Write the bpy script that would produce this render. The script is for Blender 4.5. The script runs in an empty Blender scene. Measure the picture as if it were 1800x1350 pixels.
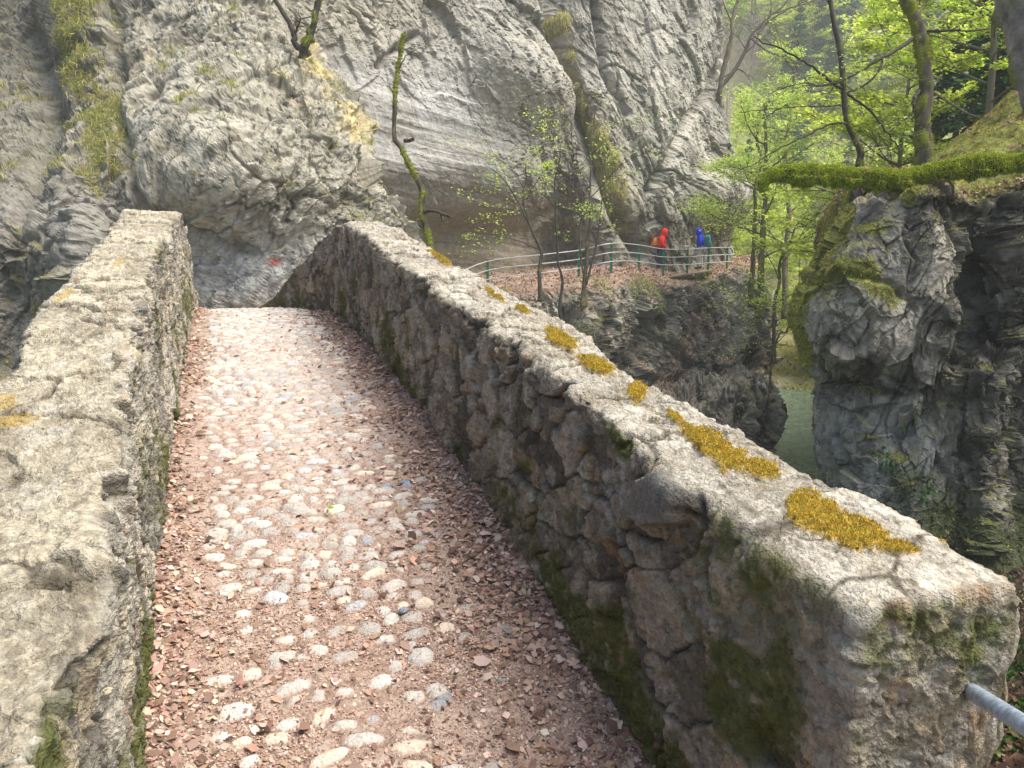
import bpy, math, random
import numpy as np
R_ = math.radians
scn = bpy.context.scene
COL = scn.collection
# ------------------------------------------------------------------ camera
FPX = 1400.0; YH = 440.0
PIT = math.atan((675 - YH) / FPX)
EYE = np.array([0.0, 0.0, 0.0])
CF = np.array([0, math.cos(PIT), -math.sin(PIT)]); CU = np.array([0, math.sin(PIT), math.cos(PIT)]); CR = np.array([1.0, 0, 0])
cam = bpy.data.objects.new('camera', bpy.data.cameras.new('camera')); COL.objects.link(cam)
cam.data.sensor_width = 36; cam.data.lens = 28; cam.data.clip_end = 1500; cam.data.clip_start = 0.05
cam.rotation_euler = (math.pi / 2 - PIT, 0, 0)
scn.camera = cam
# ------------------------------------------------------------------ light
SUN_EL, SUN_AZ = 62.0, 104.0      # azimuth clockwise from +Y (towards +X)
w = bpy.data.worlds.new("World"); scn.world = w; w.use_nodes = True
nt = w.node_tree; nt.nodes.clear()
sky = nt.nodes.new('ShaderNodeTexSky'); sky.sky_type = 'NISHITA'; sky.sun_disc = False
sky.sun_elevation = R_(SUN_EL); sky.sun_rotation = R_(SUN_AZ); sky.air_density = 1.0; sky.dust_density = 4.0; sky.ozone_density = 0.6
bg = nt.nodes.new('ShaderNodeBackground'); bg.inputs[1].default_value = 0.125
wo = nt.nodes.new('ShaderNodeOutputWorld'); nt.links.new(sky.outputs[0], bg.inputs[0]); nt.links.new(bg.outputs[0], wo.inputs[0])
sun = bpy.data.lights.new('sun', 'SUN'); sun.energy = 3.0; sun.angle = R_(45); sun.color = (1, 0.955, 0.87)
so = bpy.data.objects.new('sun', sun); COL.objects.link(so)
so.rotation_euler = (R_(90 - SUN_EL), 0, R_(180 - SUN_AZ) )
scn.view_settings.view_transform = 'Standard'; scn.view_settings.look = 'None'
scn.view_settings.exposure = 1.2; scn.view_settings.gamma = 1
scn.cycles.use_denoising = True
scn.cycles.max_bounces = 6; scn.cycles.volume_bounces = 1; scn.cycles.diffuse_bounces = 3; scn.cycles.transmission_bounces = 4; scn.cycles.transparent_max_bounces = 4

HAZE = 0.0013
# ------------------------------------------------------------------ helpers
def P(x, y, d):
    x = np.asarray(x, float)[..., None]; y = np.asarray(y, float)[..., None]; d = np.asarray(d, float)[..., None]
    return (CF + (x - 900) / FPX * CR + (675 - y) / FPX * CU) * d
def proj(V):
    d = V @ CF; d = np.where(np.abs(d) < 1e-6, 1e-6, d)
    return 900 + FPX * (V @ CR) / d, 675 - FPX * (V @ CU) / d, d
rng = np.random.default_rng(7)
def ss(a, b, x):
    t = np.clip((x - a) / (b - a), 0, 1); return t * t * (3 - 2 * t)
def lerp(a, b, t): return a + (b - a) * t
def mixc(c, c2, t): return c * (1 - t[..., None]) + np.asarray(c2, float) * t[..., None]
M32 = np.uint32
def hsh(i, j, k, s=0):
    i = i.astype(np.int64).astype(M32); j = j.astype(np.int64).astype(M32); k = k.astype(np.int64).astype(M32)
    h = i * M32(374761393) + j * M32(668265263) + k * M32(2246822519) + M32((s * 3266489917) & 0xffffffff)
    h = (h ^ (h >> M32(15))) * M32(2654435761); h = (h ^ (h >> M32(13))) * M32(3266489917); h = h ^ (h >> M32(16))
    return h
def f01(h): return (h & M32(0xffffff)).astype(np.float32) / np.float32(16777216)
def vn(p, s=0):
    i = np.floor(p); f = (p - i).astype(np.float32); f = f * f * f * (f * (f * 6 - 15) + 10)
    x, y, z = i[..., 0], i[..., 1], i[..., 2]; r = 0
    for a in (0, 1):
        wa = f[..., 0] if a else 1 - f[..., 0]
        for b in (0, 1):
            wb = f[..., 1] if b else 1 - f[..., 1]
            for c in (0, 1):
                wc = f[..., 2] if c else 1 - f[..., 2]
                r = r + wa * wb * wc * f01(hsh(x + a, y + b, z + c, s))
    return r * 2 - 1
ROT = np.array([[0.36, 0.48, -0.8], [-0.8, 0.6, 0.0], [0.48, 0.64, 0.6]])
def fbm(p, o=4, s=0, g=0.5, ridge=False):
    r = 0; a = 1.0; t = 0; q = p
    for k in range(o):
        n = vn(q, s + k * 7)
        if ridge: n = 1 - 2 * np.abs(n)
        r = r + a * n; t += a; a *= g; q = (q @ ROT) * 2.03 + 17.3
    return r / t
def chunk(p, s=0, tilt=1.0, k=1.3, want=False):
    """chunky stone relief: upper envelope of tilted facets, one per cell"""
    i = np.floor(p); sh = p.shape[:-1]
    b1 = np.full(sh, -9.0, np.float32); b2 = b1.copy(); idv = np.zeros(sh, np.float32)
    for a in (-1, 0, 1):
        for b in (-1, 0, 1):
            for c in (-1, 0, 1):
                x, y, z = i[..., 0] + a, i[..., 1] + b, i[..., 2] + c
                h = hsh(x, y, z, s); h2 = hsh(x, y, z, s + 91)
                dx = p[..., 0] - x - f01(h); dy = p[..., 1] - y - f01(h >> M32(7)); dz = p[..., 2] - z - f01(h2)
                gx = f01(h2 >> M32(5)) - .5; gy = f01(h2 >> M32(8)) - .5; gz = f01(h >> M32(8)) - .5
                v = (tilt * (dx * gx + dy * gy + dz * gz) - k * (dx * dx + dy * dy + dz * dz) + 0.5 * f01(h2 >> M32(3))).astype(np.float32)
                m = v > b1
                b2 = np.where(m, b1, np.maximum(b2, v)); idv = np.where(m, f01(h >> M32(4)), idv); b1 = np.where(m, v, b1)
    if want: return b1, b1 - b2, idv
    return b1
def fract(p, s=0, tilt=1.0, off=.5):
    """broken-rock relief: every cell is its own tilted plane, stepped against its neighbours. returns height, edge distance, id"""
    i = np.floor(p); sh = p.shape[:-1]
    b1 = np.full(sh, 9.0, np.float32); b2 = b1.copy(); idv = np.zeros(sh, np.float32); hv = np.zeros(sh, np.float32)
    for a in (-1, 0, 1):
        for b in (-1, 0, 1):
            for c in (-1, 0, 1):
                x, y, z = i[..., 0] + a, i[..., 1] + b, i[..., 2] + c
                h = hsh(x, y, z, s); h2 = hsh(x, y, z, s + 91)
                dx = p[..., 0] - x - f01(h); dy = p[..., 1] - y - f01(h >> M32(7)); dz = p[..., 2] - z - f01(h2)
                dd = (np.abs(dx) + np.abs(dy) + np.abs(dz)).astype(np.float32) * .5 + .5 * np.sqrt(dx * dx + dy * dy + dz * dz).astype(np.float32)
                gx = f01(h2 >> M32(5)) - .5; gy = f01(h2 >> M32(8)) - .5; gz = f01(h >> M32(8)) - .5
                idn = f01(h >> M32(4)); hh = tilt * (dx * gx + dy * gy + dz * gz) + off * (idn - .5)
                m = dd < b1
                b2 = np.where(m, b1, np.minimum(b2, dd)); idv = np.where(m, idn, idv); hv = np.where(m, hh, hv).astype(np.float32); b1 = np.where(m, dd, b1)
    return hv, b2 - b1, idv
def catmull(C, u):
    """C (n,...) control rows, u in [0,n-1]"""
    n = len(C); i = np.clip(np.floor(u).astype(int), 0, n - 2); f = (u - i)
    f = f.reshape(f.shape + (1,) * (C.ndim - 1))
    g = lambda k: C[np.clip(k, 0, n - 1)]
    a, b, c, d = g(i - 1), g(i), g(i + 1), g(i + 2)
    return b + 0.5 * f * ((c - a) + f * ((2 * a - 5 * b + 4 * c - d) + f * (3 * (b - c) + d - a)))
def sheet(C, nr, nc):
    C = np.asarray(C, float)
    A = catmull(C, np.linspace(0, len(C) - 1, nr)); A = np.swapaxes(A, 0, 1)
    A = catmull(A, np.linspace(0, C.shape[1] - 1, nc)); return np.swapaxes(A, 0, 1)
def normals(V):
    du = np.gradient(V, axis=0); dv = np.gradient(V, axis=1); n = np.cross(dv, du)
    return n / (np.linalg.norm(n, axis=-1, keepdims=True) + 1e-9)
def linkobj(o, parent=None):
    COL.objects.link(o)
    if parent is not None: o.parent = parent
    return o
def tagp(o, label=None, cat=None, group=None, kind=None):
    if label: o['label'] = label
    if cat: o['category'] = cat
    if group: o['group'] = group
    if kind: o['kind'] = kind
    return o
def rawmesh(name, V, F, mat, col=None, parent=None, smooth=True, origin=None):
    """V (n,3); F (m,k) k=3|4; col (n,3)"""
    V = np.asarray(V, np.float32).reshape(-1, 3); F = np.asarray(F, np.int32)
    if origin is not None: V = V - np.asarray(origin, np.float32)
    me = bpy.data.meshes.new(name); k = F.shape[1]
    me.vertices.add(len(V)); me.vertices.foreach_set('co', V.ravel())
    me.loops.add(F.size); me.loops.foreach_set('vertex_index', F.ravel())
    me.polygons.add(len(F)); me.polygons.foreach_set('loop_start', np.arange(0, F.size, k, dtype=np.int32))
    me.polygons.foreach_set('use_smooth', np.full(len(F), smooth))
    me.update(calc_edges=True)
    if col is not None:
        ca = me.color_attributes.new('col', 'FLOAT_COLOR', 'POINT')
        c4 = np.ones((len(V), 4), np.float32); c4[:, :3] = np.asarray(col).reshape(-1, 3); ca.data.foreach_set('color', c4.ravel())
    me.materials.append(mat)
    o = bpy.data.objects.new(name, me)
    if origin is not None:
        pl = np.array(parent.location) if parent is not None else np.zeros(3)
        if parent is not None and parent.parent is not None: pl = pl + np.array(parent.parent.location)
        o.location = [float(v) for v in np.asarray(origin) - pl]
    return linkobj(o, parent)
def gridfaces(nr, nc, wrap=False):
    i = np.arange(nr - 1)[:, None]; j = np.arange(nc if wrap else nc - 1)[None]
    j2 = (j + 1) % nc
    a = i * nc + j; b = i * nc + j2; c = (i + 1) * nc + j2; d = (i + 1) * nc + j
    return np.stack([a, d, c, b], -1).reshape(-1, 4)
def gridmesh(name, V, mat, col=None, parent=None, origin=None, smooth=True):
    return rawmesh(name, V, gridfaces(V.shape[0], V.shape[1]), mat, col, parent, smooth, origin)
def empty(name, loc, parent=None):
    o = bpy.data.objects.new(name, None); o.location = [float(v) for v in loc]; o.empty_display_size = .1
    return linkobj(o, parent)
# ------------------------------------------------------------------ materials
def mat_attr(name, rough=0.9, bump=0.3, bscale=12.0, speck=0.35, sscale=30.0, transl=0.0, spec=0.25, detail=8, vor=0.35):
    m = bpy.data.materials.new(name); m.use_nodes = True; t = m.node_tree; N = t.nodes; L = t.links
    b = N['Principled BSDF']; b.inputs['Roughness'].default_value = rough; b.inputs['Specular IOR Level'].default_value = spec
    at = N.new('ShaderNodeVertexColor'); at.layer_name = 'col'; colout = at.outputs[0]
    if speck > 0 or bump > 0:
        tc = N.new('ShaderNodeTexCoord')
    if speck > 0:
        no = N.new('ShaderNodeTexNoise'); no.inputs['Scale'].default_value = sscale; no.inputs['Detail'].default_value = detail; no.inputs['Roughness'].default_value = .72
        L.new(tc.outputs['Object'], no.inputs['Vector'])
        mr = N.new('ShaderNodeMapRange'); mr.inputs[1].default_value = .3; mr.inputs[2].default_value = .7; mr.inputs[3].default_value = 1 - speck; mr.inputs[4].default_value = 1 + speck
        L.new(no.outputs[0], mr.inputs[0])
        mx = N.new('ShaderNodeMix'); mx.data_type = 'RGBA'; mx.blend_type = 'MULTIPLY'; mx.inputs[0].default_value = 1
        L.new(colout, mx.inputs[6]); L.new(mr.outputs[0], mx.inputs[7]); colout = mx.outputs[2]
    L.new(colout, b.inputs['Base Color'])
    if bump > 0:
        n2 = N.new('ShaderNodeTexNoise'); n2.inputs['Scale'].default_value = bscale; n2.inputs['Detail'].default_value = detail; n2.inputs['Roughness'].default_value = .68
        L.new(tc.outputs['Object'], n2.inputs['Vector'])
        bp = N.new('ShaderNodeBump'); bp.inputs['Strength'].default_value = 1.0; bp.inputs['Distance'].default_value = bump
        vo = N.new('ShaderNodeTexVoronoi'); vo.inputs['Scale'].default_value = bscale * 1.7; vo.inputs['Detail'].default_value = 2; L.new(tc.outputs['Object'], vo.inputs['Vector'])
        ad = N.new('ShaderNodeMath'); ad.operation = 'MULTIPLY_ADD'; ad.inputs[1].default_value = vor; L.new(vo.outputs['Distance'], ad.inputs[0]); L.new(n2.outputs[0], ad.inputs[2])
        L.new(ad.outputs[0], bp.inputs['Height']); L.new(bp.outputs[0], b.inputs['Normal'])
    if transl > 0:
        tr = N.new('ShaderNodeBsdfTranslucent'); L.new(colout, tr.inputs[0]); ms = N.new('ShaderNodeMixShader'); ms.inputs[0].default_value = transl
        L.new(b.outputs[0], ms.inputs[1]); L.new(tr.outputs[0], ms.inputs[2]); L.new(ms.outputs[0], N['Material Output'].inputs[0])
    return m
def mat_plain(name, c, rough=.6, metal=0., spec=.5, bump=0, bscale=50, var=0.0):
    m = bpy.data.materials.new(name); m.use_nodes = True; t = m.node_tree; N = t.nodes; L = t.links; b = N['Principled BSDF']
    b.inputs['Base Color'].default_value = (*c, 1); b.inputs['Roughness'].default_value = rough; b.inputs['Metallic'].default_value = metal; b.inputs['Specular IOR Level'].default_value = spec
    tc = N.new('ShaderNodeTexCoord'); no = N.new('ShaderNodeTexNoise'); no.inputs['Scale'].default_value = bscale; no.inputs['Detail'].default_value = 6
    L.new(tc.outputs['Object'], no.inputs['Vector'])
    if var:
        cr = N.new('ShaderNodeMapRange'); cr.inputs[1].default_value = .3; cr.inputs[2].default_value = .7; cr.inputs[3].default_value = 1 - var; cr.inputs[4].default_value = 1 + var
        L.new(no.outputs[0], cr.inputs[0]); mx = N.new('ShaderNodeMix'); mx.data_type = 'RGBA'; mx.blend_type = 'MULTIPLY'; mx.inputs[0].default_value = 1
        mx.inputs[6].default_value = (*c, 1); L.new(cr.outputs[0], mx.inputs[7]); L.new(mx.outputs[2], b.inputs['Base Color'])
    if bump:
        bp = N.new('ShaderNodeBump'); bp.inputs['Distance'].default_value = bump; L.new(no.outputs[0], bp.inputs['Height']); L.new(bp.outputs[0], b.inputs['Normal'])
    return m
M_cliff = mat_attr('limestone_cliff', .92, .05, 3.0, .30, 5.0)
M_near = mat_attr('limestone_rock', .9, .03, 7.0, .35, 9.0)
M_wall = mat_attr('rubble_masonry', .92, .013, 60.0, .42, 48.0, vor=.6)
M_soil = mat_attr('trodden_soil', .95, .008, 60.0, .3, 90.0)
M_leaf = mat_attr('spring_leaf', .5, 0, 1, 0, 1, transl=.6)
M_dead = mat_attr('dead_leaf', .8, 0, 1, 0, 1, transl=.15)
M_moss = mat_attr('moss', .95, 0, 1, 0, 1, transl=.25, spec=.1)
M_bark = mat_attr('bark', .9, .01, 30.0, .3, 25.0)
M_far = mat_attr('forest_ground', .95, .2, 1.0, .3, 1.0)

# ------------------------------------------------------------------ scatter helpers
def scatter_idx(wt, n):
    wt = np.maximum(wt.ravel(), 0); c = np.cumsum(wt); 
    return np.minimum(np.searchsorted(c, rng.random(n) * c[-1]), len(wt) - 1)
def unit(v): return v / (np.linalg.norm(v, axis=-1, keepdims=True) + 1e-9)
def blades(name, base, nrm, length, width, color, mat, droop=0.3, spread=.5, parent=None, var=.35, origin=None):
    """little two-segment blades: moss shoots or grass"""
    n = len(base); L = np.broadcast_to(np.asarray(length, float), (n,)) * rng.uniform(.5, 1.2, n); W = np.broadcast_to(np.asarray(width, float), (n,)) * rng.uniform(.6, 1.3, n)
    d = unit(nrm + rng.normal(0, spread, (n, 3))); side = unit(np.cross(d, rng.normal(0, 1, (n, 3))))
    m = base + d * (L * .55)[:, None]; t = m + unit(d + np.array([0, 0, -droop * 2])) * (L * .5)[:, None]
    V = np.stack([base - side * W[:, None] * .5, base + side * W[:, None] * .5, m + side * W[:, None] * .45, m - side * W[:, None] * .45, t], 1).reshape(-1, 3)
    o = (np.arange(n) * 5)[:, None]
    F = np.concatenate([o + [0, 1, 2], o + [0, 2, 3], o + [3, 2, 4]])
    c = np.broadcast_to(np.asarray(color, float), (n, 3)) * rng.uniform(1 - var, 1 + var, (n, 1)) * rng.uniform(.9, 1.1, (n, 3))
    return rawmesh(name, V, F, mat, np.repeat(c, 5, 0), parent, False, origin)
def leaves_geo(pos, nrm, size, color, curl=.3, spread=.6, asp=.6, var=.3):
    """folded leaf: 6 verts, 4 tris"""
    n = len(pos); S = np.broadcast_to(np.asarray(size, float), (n,)) * rng.uniform(.55, 1.25, n)
    up = unit(nrm + rng.normal(0, spread, (n, 3))); a = unit(np.cross(up, rng.normal(0, 1, (n, 3)))); b = np.cross(up, a)
    S = S[:, None]; cu = (rng.uniform(-.2, 1, (n, 1))) * curl
    w = asp * rng.uniform(.7, 1.2, (n, 1))
    p0 = pos - a * S * .5 + up * S * cu * .3; p3 = pos + a * S * .5 + up * S * cu * .4
    p1 = pos - a * S * .1 + b * S * w * .5 + up * S * cu * .5; p2 = pos - a * S * .12 - b * S * w * .5 + up * S * cu * .45
    p4 = pos + a * S * .22 + b * S * w * .4 + up * S * cu * .35; p5 = pos + a * S * .2 - b * S * w * .4 + up * S * cu * .5
    V = np.stack([p0, p1, p4, p3, p5, p2], 1).reshape(-1, 3)
    o = (np.arange(n) * 6)[:, None]
    F = np.concatenate([o + [0, 1, 5], o + [1, 4, 5], o + [1, 2, 4], o + [2, 3, 4]])
    c = np.broadcast_to(np.asarray(color, float), (n, 3)) * rng.uniform(1 - var, 1 + var, (n, 1)) * rng.uniform(.92, 1.08, (n, 3))
    return V, F, np.repeat(c, 6, 0)
def leafmesh(name, pos, nrm, size, color, mat, parent=None, origin=None, **k):
    V, F, c = leaves_geo(pos, nrm, size, color, **k); return rawmesh(name, V, F, mat, c, parent, False, origin)
def pal(n, cols, wts=None):
    cols = np.array(cols, float); wts = None if wts is None else np.array(wts) / sum(wts)
    return cols[rng.choice(len(cols), n, p=wts)]

# ================================================================== BRIDGE
TH = R_(20); BD = np.array([-math.sin(TH), math.cos(TH), 0]); BN = np.array([math.cos(TH), math.sin(TH), 0]); UP = np.array([0, 0, 1.0])
def B(s, n, z): return np.asarray(s)[..., None] * BD + np.asarray(n)[..., None] * BN + np.asarray(z)[..., None] * UP
fs = [-3, 0, 2.06, 2.7, 3.3, 3.9, 4.8, 5.8, 7.2, 8.7, 9.8, 10.8, 12, 14, 18]; fz = [-2.1, -1.95, -1.66, -1.50, -1.36, -1.25, -1.10, -.98, -.84, -.74, -.70, -.74, -.92, -1.3, -1.9]
def smooth1(f, x):
    return (f(x - .45) + 2 * f(x - .2) + 2 * f(x) + 2 * f(x + .2) + f(x + .45)) / 8
floor_z = lambda s: smooth1(lambda q: np.interp(q, fs, fz), np.asarray(s, float))
bridge = empty('stone_footbridge', B(5., .45, -1.1))
tagp(bridge, 'old humpback stone footbridge with cobbled deck and rough rubble parapets', 'bridge')
ORG = np.array(bridge.location)
def adaptive(s0, s1, a, b):
    o = [s0]
    while o[-1] < s1: o.append(o[-1] + a + b * max(0.9, o[-1]))
    return np.array(o)
# deck: soil sheet with cobbles standing out of it
S = adaptive(.9, 10.9, .0012, .0018); S = np.concatenate([np.arange(-3, .9, .05), S, np.arange(11, 18, .06)])
T = np.linspace(-.42, 1.42, 330)
SS, TT = np.meshgrid(S, T, indexing='ij')
edge = np.minimum(TT + .3, 1.2 - TT)
q3 = np.stack([SS, TT, np.zeros_like(SS)], -1)
soil = .012 * fbm(q3 * 3, 3, 5) + .006 * fbm(q3 * 18, 3, 6) + .0025 * fbm(q3 * 80, 2, 8) + .03 * ss(.25, .0, edge)
soilc = np.zeros(SS.shape + (3,)) + [.32, .23, .18]
soilc = mixc(soilc, [.41, .325, .265], ss(-.3, .7, fbm(q3 * 2.3, 3, 9)) * .7)
soilc = mixc(soilc, [.24, .15, .11], ss(.0, .6, fbm(q3 * 14, 3, 10)) * .55)
soilc *= (1 + .35 * fbm(q3 * 110, 2, 11))[..., None]
# central paler dusty strip
strip = np.exp(-((TT - .42) / .42) ** 2)
soilc = mixc(soilc, [.54, .45, .38], strip * ss(2.5, 7.0, SS) * .85)
H = soil.copy(); C3 = soilc; SM = np.zeros(SS.shape)
st = []; row = 1.3; rk = 0
while row < 14:
    rowd = .062 + .022 * rng.random(); t = -.27 + .04 * rng.random()
    while t < 1.18:
        ln = rng.uniform(.06, .145); st.append((row + rng.normal(0, .014), t + ln / 2, ln / 2 * .93, rowd * rng.uniform(.36, .52), rng.normal(0, .28))); t += ln + .008
    row += rowd
for (cs, ct, a, b, an) in st:
    e = min(ct + .3, 1.2 - ct)
    # leaf litter and soil bury the stones near the camera and along the right wall
    v = .88 - .26 * ss(8.5, 5, cs) - .75 * ss(4.2, 2.0, cs) - 1.0 * ss(.85, 1.15, ct) - .5 * ss(.62, 1.0, ct) * ss(8, 4, cs) - .9 * ss(.16, .02, e) * ss(9, 6, cs) + .33 * rng.normal()
    if v < -.25: continue
    sink = .001 + .021 * (1 - min(v, 1)) / 1.15
    i0, i1 = np.searchsorted(S, [cs - .11, cs + .11]); j0, j1 = np.searchsorted(T, [ct - .12, ct + .12])
    if i1 - i0 < 2: continue
    ds = SS[i0:i1, j0:j1] - cs; dt = TT[i0:i1, j0:j1] - ct; c, s_ = math.cos(an), math.sin(an)
    u = (dt * c + ds * s_) / a; vv = (-dt * s_ + ds * c) / b
    r = (np.abs(u) ** 2.6 + np.abs(vv) ** 2.6) ** (1 / 2.6)
    qq = q3[i0:i1, j0:j1]
    r = r * (1 + .17 * vn(qq * 22 + cs * 7, 3))
    h = .027 * np.sqrt(np.clip(1 - r ** 2.4, 0, 1)) - sink + .002 * fbm(qq * 60, 2, 4) - .006 + rng.normal(0, .002)
    cc = np.array([.46, .425, .38]) * rng.uniform(.72, 1.15)
    if rng.random() < .12: cc = np.array([.42, .42, .43]) * rng.uniform(.7, 1.1)
    if rng.random() < .13: cc = np.array([.58, .49, .39])
    if cs < 4.6 and abs(cs - 4.05) < .07 and abs(ct - .82) < .07: cc = np.array([.22, .27, .34])
    hs = H[i0:i1, j0:j1]; m = h > hs
    tone = (1 + .2 * fbm(qq * 45, 3, 12))[..., None]
    dust = ss(.004, .0, h - hs) * .6 + .25 * ss(.1, .6, fbm(qq * 16, 2, 13))
    C3[i0:i1, j0:j1] = np.where(m[..., None], mixc(cc * tone, [.42, .30, .24], np.clip(dust, 0, 1)), C3[i0:i1, j0:j1])
    SM[i0:i1, j0:j1] = np.where(m & (h - hs > .002), 1, SM[i0:i1, j0:j1]); H[i0:i1, j0:j1] = np.maximum(hs, h)
    near = (r > 1) & (r < 1.25) & ~m
    C3[i0:i1, j0:j1][near] *= .78
deckV = B(SS, TT, floor_z(SS) + H)
deck = gridmesh('deck', deckV, M_soil, C3, bridge, ORG)
deck['label'] = 'cobbled bridge deck half buried in brown soil'
deckN = normals(deckV); deckN *= np.sign(deckN[..., 2:3])

# parapets: swept rubble-masonry sections
def parapet(side, s0, s1, ztop, ntop, wid, zbase_off, bend, seed, tone, endcap):
    """side -1 left, +1 right. ztop(s), ntop(s) = inner top corner, bend(s) = sideways shift of everything"""
    S = adaptive(s0, s1, .0016, .0017)
    nf, nt_, no = 250, 84, 60
    S2 = np.concatenate([np.full(90, s0), S]) if endcap else S
    capk = np.concatenate([np.linspace(0.02, 1, 91)[:-1], np.ones(len(S))]) if endcap else np.ones(len(S))
    zf = floor_z(S2) - .12; zt = ztop(S2); ni = np.full(len(S2), -.3 if side < 0 else 1.2) - side * 0 + bend(S2); nt0 = ntop(S2) + bend(S2); wd = wid(S2)
    # section as polyline param: (n, z)
    rows = []
    v = np.linspace(0, 1, nf)
    rc = .045
    N_ = []; Z_ = []
    for t in v:
        k = t; z = lerp(zf, zt - rc, k); n = lerp(ni, nt0, k ** 1.3)
        N_.append(n); Z_.append(z)
    for a in np.linspace(0, math.pi / 2, 9)[1:]:
        N_.append(nt0 + side * rc * (1 - math.cos(a))); Z_.append(zt - rc + rc * math.sin(a))
    for t in np.linspace(0, 1, nt_)[1:]:
        N_.append(nt0 + side * (rc + (wd - 2 * rc) * t)); Z_.append(zt + 0 * t)
    for a in np.linspace(0, math.pi / 2, 9)[1:]:
        N_.append(nt0 + side * (wd - rc + rc * math.sin(a))); Z_.append(zt - rc + rc * math.cos(a))
    for t in np.linspace(0, 1, no)[1:]:
        N_.append(nt0 + side * (wd + .0 * t)); Z_.append(lerp(zt - rc, zt - rc - 3.6, t ** 1.6))
    N_ = np.array(N_).T; Z_ = np.array(Z_).T
    K = capk[:, None]; mid = (nt0 + side * wd * .5)[:, None]
    Sx = S2[:, None] + np.zeros_like(N_)
    if endcap:
        N_ = mid + (N_ - mid) * K; zc = (zt - .45)[:, None]; Z_ = zc + (Z_ - zc) * K
    V = B(Sx, N_, Z_)
    nr = normals(V); sg = np.sign(nr[-len(S):, nf + 20:nf + 50, 2].mean()); nr = nr * sg
    W = np.stack([Sx, N_, Z_], -1)
    up = np.clip(nr[..., 2], 0, 1); top = ss(.5, .9, up)
    wq = W + .03 * np.stack([vn(W * 7, seed), vn(W * 7, seed + 1), vn(W * 7, seed + 2)], -1)
    wside = wq * [4.3, 4.0, 5.4] + [.0, 0, .5] + W[..., 2:3] * [.9, 0, 0]
    c1, e1, id1 = fract(wside, seed, .9, .55)
    c2, e2, id2 = fract(wq * [12, 11, 14], seed + 5, 1.3, .6)
    c3, e3, id3 = fract(W * 30 + fbm(W * 30, 2, 3)[..., None] * .4, seed + 6, 1.6, .6)
    cb = chunk(wside * 1.2, seed + 2, 1.4, 1.0)
    joint = ss(.12, .0, e1) * ss(-.5, .1, fbm(W * 5, 2, seed + 12))
    ht, et, idt = fract(wq * [2.3, 1.6, .8] + [0, 0, 3], seed + 8, .5, .6)
    fine = fbm(W * 24, 4, seed + 3, .6)
    lam = fbm(W * [26, 26, 70], 3, seed + 9)
    h3, e4, i4 = fract(W * [9, 7, 20] + .5 * fbm(W * 4, 2, seed + 13)[..., None], seed + 14, 1.0, .8)
    dside = .036 * c1 * ss(0, .05, e1) - .026 * joint + .014 * c2 * ss(0, .1, e2) + .013 * c3 + .012 * fine + .006 * fbm(W * 55, 3, seed + 15, .6)
    dtop = .030 * ht * ss(0, .05, et) - .022 * ss(.05, .0, et) + .020 * h3 + .007 * c3 + .007 * fine + .004 * lam
    blk = (ss(1.78, 1.66, Sx) * ss(.50, .42, zt[:, None] - Z_)) if endcap else 0 * Sx
    dside = lerp(dside, .010 * c2 + .012 * c3 + .014 * fine + .02 * fbm(W * 4, 3, seed + 16) + .02, blk); joint = joint * (1 - blk); id1 = lerp(id1, .75, blk)
    dtop = lerp(dtop, .006 * h3 + .006 * c3 + .008 * fine + .012, blk)
    d = lerp(dside, dtop, top) + .02 * fbm(W * 1.6, 2, seed + 4)
    if endcap:
        qx, qy, _q = proj(V); hexd = np.maximum.reduce([np.abs((qx - 1176) * math.cos(a_) + (qy - 880) * math.sin(a_)) / 40 for a_ in (.3, 1.35, 2.4)])
        hexm = ss(1.12, .92, hexd + .12 * vn(W * 20, 77)); d = lerp(d, .075 + .008 * fine, hexm)
    else: hexm = 0 * Sx
    V = V + nr * d[..., None]
    # irregular top arris
    corner = np.exp(-((Z_ - zt[:, None]) / .12) ** 2) * (1 - ss(.0, .16, side * (N_ - nt0[:, None])))
    V = V + side * BN * (corner * (1 - blk) * (.045 * fract(np.stack([Sx * 3.6, 0 * Sx, 0 * Sx + seed], -1), seed, .6, 1.2)[0] + .02 * fract(np.stack([Sx * 13, Z_ * 8, 0 * Sx + seed], -1), seed + 1, .6, 1.)[0]))[..., None]
    # colours: stones, mortar, moss; sides darkened with painted shade as well as dirt
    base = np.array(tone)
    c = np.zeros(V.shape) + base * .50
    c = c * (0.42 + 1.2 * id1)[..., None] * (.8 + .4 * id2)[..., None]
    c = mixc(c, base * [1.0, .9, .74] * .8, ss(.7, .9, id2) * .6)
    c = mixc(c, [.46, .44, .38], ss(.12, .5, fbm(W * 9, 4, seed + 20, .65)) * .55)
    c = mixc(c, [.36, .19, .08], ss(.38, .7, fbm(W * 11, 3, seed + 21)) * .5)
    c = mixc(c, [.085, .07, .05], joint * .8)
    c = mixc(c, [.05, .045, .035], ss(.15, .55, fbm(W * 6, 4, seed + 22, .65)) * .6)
    ct = np.zeros(V.shape) + (np.array([.52, .485, .42]) if side > 0 else np.array([.53, .485, .385]))
    ct = ct * (.82 + .36 * idt)[..., None] * (.86 + .28 * i4)[..., None]
    ct = mixc(ct, [.33, .29, .22], ss(-.15, .45, fbm(W * [4, 7, 4], 5, seed + 23, .68)) * .75)
    ct = mixc(ct, [.17, .145, .105], ss(.12, .5, fbm(W * [13, 22, 13], 4, seed + 24, .66)) * .75)
    ct = mixc(ct, [.66, .64, .58] if side > 0 else [.60, .575, .51], ss(.1, .45, fbm(W * [7, 12, 7], 4, seed + 25, .65)) * .6)
    ct = mixc(ct, [.10, .085, .06], ss(.05, .0, et) * .85 + ss(.03, .0, e4) * .35)
    ct = ct * (.80 + .42 * fbm(W * [40, 75, 40], 3, seed + 26, .7))[..., None] * np.array([1.0, .975, .91])
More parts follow.
